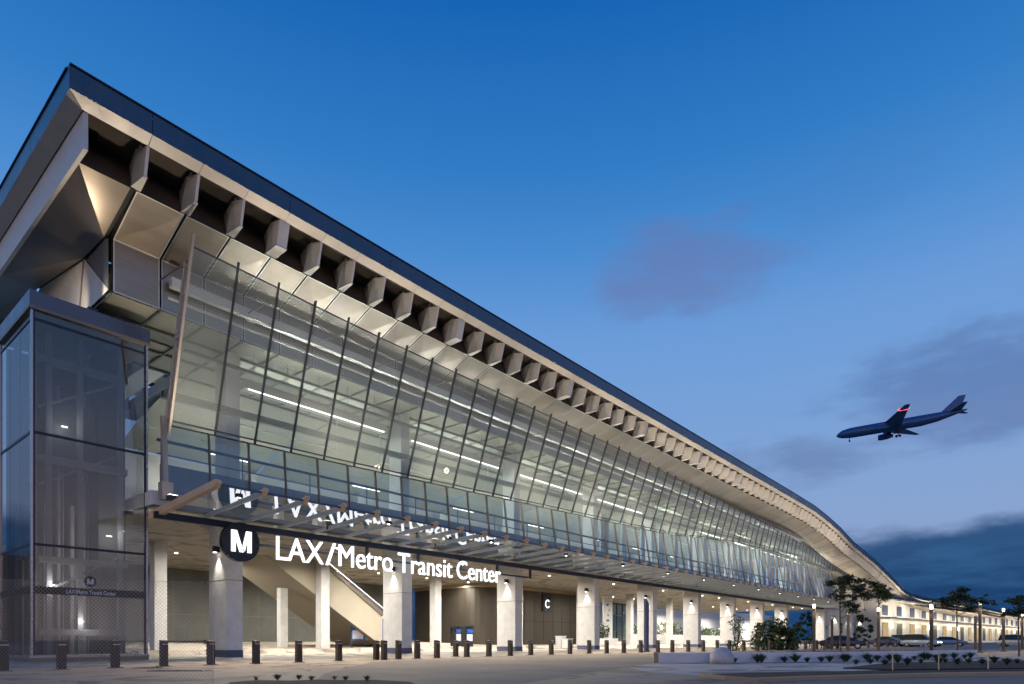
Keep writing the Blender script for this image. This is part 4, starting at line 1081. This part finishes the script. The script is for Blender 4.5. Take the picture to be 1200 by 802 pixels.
# ------------------------------------------------------------------ trees
def limb(b, pts, r0, r1, n=8):
    for k in range(len(pts) - 1):
        b.tube(pts[k], pts[k + 1], lerp(r0, r1, k / (len(pts) - 1)), lerp(r0, r1, (k + 1) / (len(pts) - 1)), n)
def tree(px, wd, top, tiers, label, seed, leafsize=.10):
    rnd = random.Random(seed); x, y = gp(px, wd)
    t = empty('young_tree', label, 'tree', (x, y, 0), 0, 'young trees in the planting strip')
    right = Vector((SA, -CA, 0)); fwd = Vector((CA, SA, 0))
    b = MB(); tr = [Vector((0, 0, 0)), Vector((.03, .02, top * .35)), Vector((-.02, .03, top * .65)), Vector((.02, 0, top * .93))]
    limb(b, tr, .055, .018); l = MB()
    for (dx, z, w_, h_) in tiers:
        c = right * dx + Vector((0, 0, z))
        s0 = Vector((0, 0, min(z - .5, top * .8) if z > 1 else .6))
        limb(b, [s0, s0.lerp(c, .55) + Vector((0, 0, -.08)), c], .024, .008, 6)
        for q in range(int(5 + 4 * w_)):
            a = rnd.uniform(0, 6.283); ln_ = w_ * rnd.uniform(.45, 1.15)
            e = c + right * (ln_ * math.cos(a)) + fwd * (ln_ * math.sin(a) * .9) + Vector((0, 0, rnd.uniform(-.10, .12)))
            limb(b, [c, c.lerp(e, .5) + Vector((0, 0, .04)), e], .010, .004, 5)
            for u in range(int(3 + ln_ * 7)):
                tt = rnd.uniform(.15, 1.05); cc = c.lerp(e, tt) + Vector((rnd.gauss(0, .06), rnd.gauss(0, .06), rnd.gauss(0, h_ * .8)))
                leaves(l, cc, (.15, .15, .05), rnd.randint(3, 12), leafsize, rnd, 0, .8)
    b.build('trunk', M['bark'], t); l.build('crown', [M['leaf'], M['leafl']], t, fix=False)
WT = 38
def T(px0, px, py, wpx, hpx, wd): return ((px - px0) / F * wd, gz(py, wd), wpx / F * wd / 2, hpx / F * wd / 2)
tree(985, WT, 4.6, [T(985, a, c, d, e, WT) for a, c, d, e in ((978, 684, 26, 5), (998, 681, 40, 5), (990, 677, 16, 4), (1002, 690, 46, 6), (985, 699, 30, 5), (1012, 698, 34, 5), (992, 708, 26, 5), (1000, 715, 22, 3))], 'young tree with tiered dark foliage, leftmost, before the far end of the glazing', 3)
tree(1030, WT + 4, 4.2, [T(1030, a, c, d, e, WT + 4) for a, c, d, e in ((1028, 690, 30, 6), (1036, 694, 30, 6), (1022, 684, 18, 5), (1034, 701, 20, 4), (1041, 699, 14, 4))], 'smaller young tree just right of the leftmost tree, before the descending eave', 4)
tree(1122, WT, 4.3, [T(1122, a, c, d, e, WT) for a, c, d, e in ((1128, 693, 24, 4), (1112, 703, 30, 5), (1130, 702, 44, 6), (1146, 706, 30, 4), (1106, 709, 26, 4), (1138, 712, 24, 4), (1124, 698, 26, 4))], 'young tree with flat layered crown before the long white wing', 5)
tree(1194, WT, 3.8, [T(1194, a, c, d, e, WT) for a, c, d, e in ((1193, 706, 28, 5), (1202, 702, 30, 5), (1184, 718, 24, 4), (1198, 716, 30, 5), (1206, 710, 26, 5))], 'young tree cut off by the right edge of the picture', 6)
def shrub(name, px, wd, wpx, y0, y1, n, label, cat, mats, seed, size=.2):
    rnd = random.Random(seed); x, y = gp(px, wd); t = empty(name, label, cat, (x, y, 0))
    hw = wpx / F * wd / 2; z0, z1 = max(0, gz(y1, wd)), gz(y0, wd)
    b = MB()
    for k in range(5): limb(b, [(0, 0, 0), (rnd.uniform(-.3, .3) * hw, rnd.uniform(-.3, .3), z1 * .5), (rnd.uniform(-.7, .7) * hw, rnd.uniform(-.7, .7) * hw, z1 * .85)], .05, .015, 6)
    b.build('stem', M['bark'], t)
    b = MB()
    for k in range(n):
        a = rnd.uniform(0, 6.283); r = math.sqrt(rnd.random()) * hw; zz = lerp(z0, z1, rnd.random() ** .9) * (1 - .35 * (r / hw) ** 2)
        leaves(b, (r * math.cos(a), r * math.sin(a), max(.2, zz)), (.4, .4, .3), 26, size, rnd)
    b.build('foliage', mats, t, fix=False)
shrub('shrub', 912, 62, 48, 724, 762, 110, 'large dark spreading shrub under the eighth front column', 'shrub', LEAF, 21, .24)
shrub('sapling', 863, 56, 20, 722, 764, 18, 'slender dark leafed sapling before the seventh front column', 'tree', LEAF, 22, .15)
shrub('sapling', 889, 57, 16, 724, 764, 14, 'slender dark leafed sapling beside the large spreading shrub', 'tree', LEAF, 23, .15)
shrub('far_tree', 948, 150, 34, 716, 750, 40, 'yellow green lit tree seen beyond the end of the concourse, left one', 'tree', [M['leafl'], M['leaf']], 24, .5)
shrub('far_tree', 1003, 160, 34, 716, 750, 40, 'yellow green lit tree seen beyond the end of the concourse, right one', 'tree', [M['leafl'], M['leaf']], 25, .5)

# ------------------------------------------------------------------ lamp posts
def lamp(px, wd, py, label, lit=True, power=60):
    x, y = gp(px, wd); z = gz(py, wd)
    t = empty('lamp_post', label, 'lamp post', (x, y, 0), 0, 'lamp posts in the forecourt')
    b = MB(); b.box(-.1, .1, -.1, .1, .12, z - .32); b.build('post', M['bollard'], t, bevel=.01)
    b = MB(); b.box(-.17, .17, -.17, .17, 0, .12); b.build('post_base', M['steel'], t)
    b = MB(); b.box(-.08, .08, -.08, .08, z - .32, z - .02); b.build('lamp_head', M['lampw'] if lit else M['rib'], t)
    b = MB(); b.box(-.17, .17, -.17, .17, z - .02, z + .03); b.build('lamp_cap', M['mull'], t)
    if lit: light('lamp_glow', 'POINT', (0, 0, z - .5), power * 7, (1, .82, .60), t, shadow_soft_size=.3)
lamp(954, 50, 708, 'lamp post with lit top left of the leftmost young tree')
lamp(975, 60, 722, 'shorter unlit post between the planter and the leftmost young tree', False)
lamp(994, 52, 716, 'unlit post right behind the leftmost young tree', False)
lamp(1029.5, 50, 712, 'lit lamp post before the dark blue parked car')
lamp(1091.5, 40, 708, 'lit thick lamp post between the parked cars', True, 40)
lamp(1143, 56, 718, 'unlit post before the white wing, left of the tall lamp', False)
lamp(1148.5, 48, 704, 'tall lit lamp post right of the flat crowned young tree')
lamp(1176, 52, 713, 'lit lamp post between the tall lamp and the right edge')
lamp(1198, 60, 718, 'lit lamp post at the right edge of the picture')

# ------------------------------------------------------------------ far wing
WA = Vector((*gp(1028, 165), 0)); WBp = Vector((*gp(1215, 352), 0))
dvec = (WBp - WA); WL = dvec.length; rz = math.atan2(dvec.y, dvec.x)
WG = empty('white_wing', 'long white two storey wing with regular windows under the low end of the roof', 'building', WA, rz)
b = MB(); b.box(0, WL, .0, 14, 0, 11.3); part(b, 'wall', M['white'], WG)
b = MB(); b.box(-1, WL, -3.2, -.02, 6.5, 6.9); part(b, 'ledge', M['rib'], WG)
b = MB(); b.box(-1, WL, -2.6, 15, 11.32, 11.7); part(b, 'eave', M['strip'], WG)
b = MB(); b.box(-1, WL, -2.7, 15.1, 11.71, 12.3); part(b, 'roof', M['fascia'], WG)
for k in range(int(WL // 12.5)):
    x = 4 + 12.5 * k
    b = MB(); b.box(x, x + 4.6, -.09, -.011, 7.5, 10.2); f = part(b, 'window', M['mull'], WG)
    b = MB(); b.box(x + .2, x + 2.2, -.11, -.095, 7.7, 10.0); b.box(x + 2.4, x + 4.4, -.11, -.095, 7.7, 10.0); b.build('pane', M['navy'], f)
    b = MB(); b.box(x, x + 5.0, -.09, -.011, .8, 5.6); f = part(b, 'lower_window', M['mull'], WG)
    b = MB(); b.box(x + .2, x + 4.8, -.11, -.095, 1.0, 5.4); b.build('pane', M['litpane'] if k % 3 != 1 else M['ggrey'], f)
    if k % 3 == 0:
        b = MB(); b.box(x + 7, x + 8.4, -.35, -.011, 4.2, 5.6); part(b, 'wall_lantern', M['lampw'], WG)
    l = light('wing_light', 'AREA', (x + 4, -3.0, 6.4), 480, (1, .87, .62), WG, shape='RECTANGLE', size=9, size_y=.5); l.rotation_euler = (R(35), 0, 0)
    l = light('wing_light', 'AREA', (x + 4, -2.6, 7.0), 480, (1, .87, .62), WG, shape='RECTANGLE', size=9, size_y=.5); l.rotation_euler = (R(145), 0, 0)
# soffit wash at the low end of the roof, from lamps without fixtures
for x in (150, 165, 180, 195, 210, 225, 245, 265):
    l = light('low_eave_light', 'AREA', (x, yfa(x) + 4.5, ztop(x) - 8.5), 150, (1, .86, .62), shape='RECTANGLE', size=9, size_y=2); l.rotation_euler = (R(165), 0, 0); put(l, ST)

# ------------------------------------------------------------------ cars
def car(px, wd, rz, col, label, suv=False, lights_on=False, L=4.6, W=1.85):
    x, y = gp(px, wd); t = empty('parked_car', label, 'car', (x, y, 0), rz)
    H = 1.75 if suv else 1.45; paint = pbr('car_paint', col, .22, .35, .04)
    st = [(-L / 2, .55, .72, .80), (-L / 2 + .08, .38, .92, .9), (-L * .36, .30, 1.0, .98), (-L * .1, .28, 1.02, 1), (L * .18, .28, 1.0, 1), (L * .33, .30, .93 if not suv else 1.05, .98), (L / 2 - .12, .36, .78 if not suv else .95, .9), (L / 2, .52, .66, .78)]
    rs = []
    for (xx, z0, z1, k) in st:
        h = W / 2 * k
        rs.append([(xx, -h * .92, z0), (xx, h * .92, z0), (xx, h, lerp(z0, z1, .45)), (xx, h * .96, z1 - .06), (xx, h * .8, z1), (xx, -h * .8, z1), (xx, -h * .96, z1 - .06), (xx, -h, lerp(z0, z1, .45))])
    b = MB(); b.rings(rs); part(b, 'body', paint, t, smooth=False, bevel=.03)
    zr = H; rear = -L * .46 if suv else -L * .38
    g = [(rear, .98, .80), (rear + (.25 if suv else .55), zr - .05, .66), (-L * .05, zr, .68), (L * .10, zr - .06, .66), (L * .30, .98, .80)]
    rs = [[(xx, -W / 2 * k, z), (xx, W / 2 * k, z), (xx, W / 2 * .88, .9), (xx, -W / 2 * .88, .9)] for xx, z, k in g]
    b = MB(); b.rings(rs); part(b, 'cabin_glass', M['carglass'], t)
    b = MB(); b.rings([[(xx, -W / 2 * k * .98, z + .012), (xx, W / 2 * k * .98, z + .012), (xx, W / 2 * k * .98, z + .045), (xx, -W / 2 * k * .98, z + .045)] for xx, z, k in g[1:4]]); part(b, 'roof', paint, t)
    for sx_ in (-L * .31, L * .31):
        for sy in (-1, 1):
            b = MB(); b.tube((sx_, sy * (W / 2 - .2), .33), (sx_, sy * (W / 2 + .01), .33), .33, .33, 18); wh = part(b, 'wheel', M['tyre'], t)
            b = MB(); b.tube((sx_, sy * (W / 2 + .011), .33), (sx_, sy * (W / 2 + .03), .33), .2, .18, 14); b.build('rim', M['rim'], wh)
    for sy in (-1, 1):
        b = MB(); b.box(L / 2 - .10, L / 2 + .03, sy * W * .30 - .17, sy * W * .30 + .17, .60, .74); part(b, 'headlight', M['lampc'] if lights_on else M['rim'], t)
        b = MB(); b.box(-L / 2 - .02, -L / 2 + .1, sy * W * .32 - .15, sy * W * .32 + .15, .68, .84); part(b, 'tail_light', M['redlens'] if False else pbr('tail_lens', (.3, .01, .01), .3), t)
    b = MB(); b.box(L / 2 - .02, L / 2 + .02, -W * .2, W * .2, .42, .58); part(b, 'grille', M['black'], t)
HD = ANG + math.pi            # facing the camera
car(1041, 92, HD + R(35), (.015, .03, .09), 'dark blue parked car nearest the end of the concourse')
car(1049, 108, HD + R(30), (.02, .02, .022), 'black parked car half hidden behind the dark blue one')
car(1061, 94, HD + R(12), (.60, .60, .60), 'white parked car facing out beside the dark blue one', True)
car(1079, 88, HD + R(38), (.35, .42, .50), 'silver blue parked car with its headlights on', True, True)
car(1112, 96, HD + R(50), (.10, .18, .34), 'mid blue parked car right of the thick lamp post')
car(988, 70, HD + R(60), (.02, .03, .07), 'dark car behind the bollards by the leftmost young tree')
car(1192, 92, HD + R(40), (.62, .62, .60), 'white van like car at the right edge of the picture', True)
# street lamps off in the car park light the cars
# benches / cycle stands
def bench(px, wd, label):
    x, y = gp(px, wd); t = empty('bench', label, 'bench', (x, y, 0), ANG - R(90), 'benches by the shrubs')
    b = MB()
    for k in range(4): b.box(-.9, .9, -.22 + .12 * k, -.13 + .12 * k, .43, .47)
    part(b, 'seat', M['black'], t)
    b = MB()
    for k in range(3): b.box(-.9, .9, .26, .30, .55 + .13 * k, .64 + .13 * k)
    part(b, 'backrest', M['black'], t)
    for sx_ in (-.75, .75):
        b = MB(); b.box(sx_ - .03, sx_ + .03, -.2, .28, .38, .43); b.box(sx_ - .03, sx_ + .03, -.2, -.14, 0, .38); b.box(sx_ - .03, sx_ + .03, .24, .30, 0, .9); part(b, 'leg', M['black'], t)
bench(959, 64, 'black slatted bench beside the large dark shrub, left one')
bench(973, 64, 'black slatted bench beside the leftmost young tree, right one')

# ------------------------------------------------------------------ airliner
PLW = 395; ph = R(53.4)
hd = ANG + ph                                        # heading
nose = Vector((*gp(980, PLW), gz(510.5, PLW)))
PLN = empty('airliner', 'dark airliner descending over the station with a red light on its wing', 'airliner', nose, hd)
PLN.scale = (1.05,) * 3
def ring(x, r, z=0, n=18): return [(x, r * math.cos(a), z + r * math.sin(a)) for a in [2 * math.pi * q / n for q in range(n)]]
b = MB(); b.rings([ring(0, .15, -.5), ring(-1.0, 1.2, -.35), ring(-3, 2.2, -.1), ring(-6.5, 2.8), ring(-10, 2.95), ring(-42, 2.95), ring(-50, 2.4, .5), ring(-58, 1.2, 1.4), ring(-63, .3, 1.9)])
part(b, 'fuselage', M['planeskin'], PLN, smooth=True)
def foil(b, r0, r1, c0, c1, th):                     # root leading edge, tip leading edge, chords
    r0, r1 = Vector(r0), Vector(r1)
    b.hexa([r0, r0 + Vector((-c0 * .4, 0, th)), r0 + Vector((-c0, 0, 0)), r0 + Vector((-c0 * .4, 0, -th * .6))], [r1, r1 + Vector((-c1 * .4, 0, th * .4)), r1 + Vector((-c1, 0, 0)), r1 + Vector((-c1 * .4, 0, -th * .2))])
for s in (1, -1):
    b = MB(); foil(b, (-21, s * 2.0, -1.4), (-37, s * 30, .9), 12, 2.6, .8); wg = part(b, 'wing', M['planeskin'], PLN)
    b = MB(); b.rings([[(x, s * 9.6 + r * math.cos(a), -2.9 + r * math.sin(a)) for a in [2 * math.pi * q / 16 for q in range(16)]] for x, r in ((-20.5, 1.5), (-22, 1.75), (-25, 1.6), (-28, .9))]); b.box(-27, -23, s * 9.6 - .2, s * 9.6 + .2, -1.6, -.4)
    part(b, 'engine', M['planeskin'], PLN, smooth=False)
    b = MB(); foil(b, (-55, s * .8, 1.9), (-61.5, s * 10.5, 2.8), 5.5, 2, .35); part(b, 'tailplane', M['planeskin'], PLN)
    b = MB(); b.tube((-31, s * 4, -5.2), (-31, s * 4, -1.5), .25, .25, 8); b.tube((-31.9, s * 4 - .5, -5.2), (-31.9, s * 4 + .5, -5.2), .65, .65, 14); b.tube((-30.2, s * 4 - .5, -5.2), (-30.2, s * 4 + .5, -5.2), .65, .65, 14); part(b, 'landing_gear', M['tyre'], PLN)
b = MB(); b.tube((-7, 0, -4.6), (-7, 0, -2.6), .18, .18, 8); b.tube((-7, -.4, -4.6), (-7, .4, -4.6), .5, .5, 14); part(b, 'landing_gear', M['tyre'], PLN)
b = MB(); b.hexa([(-51, -.25, 2.4), (-60, -.25, 2.2), (-60, .25, 2.2), (-51, .25, 2.4)], [(-59.2, -.12, 9.9), (-62.4, -.12, 9.9), (-62.4, .12, 9.9), (-59.2, .12, 9.9)]); part(b, 'tail_fin', M['planeskin'], PLN)
b = MB(); b.rings([[(x, 24 + r * math.cos(a), .8 + r * math.sin(a)) for a in [2 * math.pi * q / 10 for q in range(10)]] for x, r in ((-33.2, .1), (-34, .62), (-37.5, .7), (-39, .1))]); part(b, 'wing_light', M['redlens'], PLN)
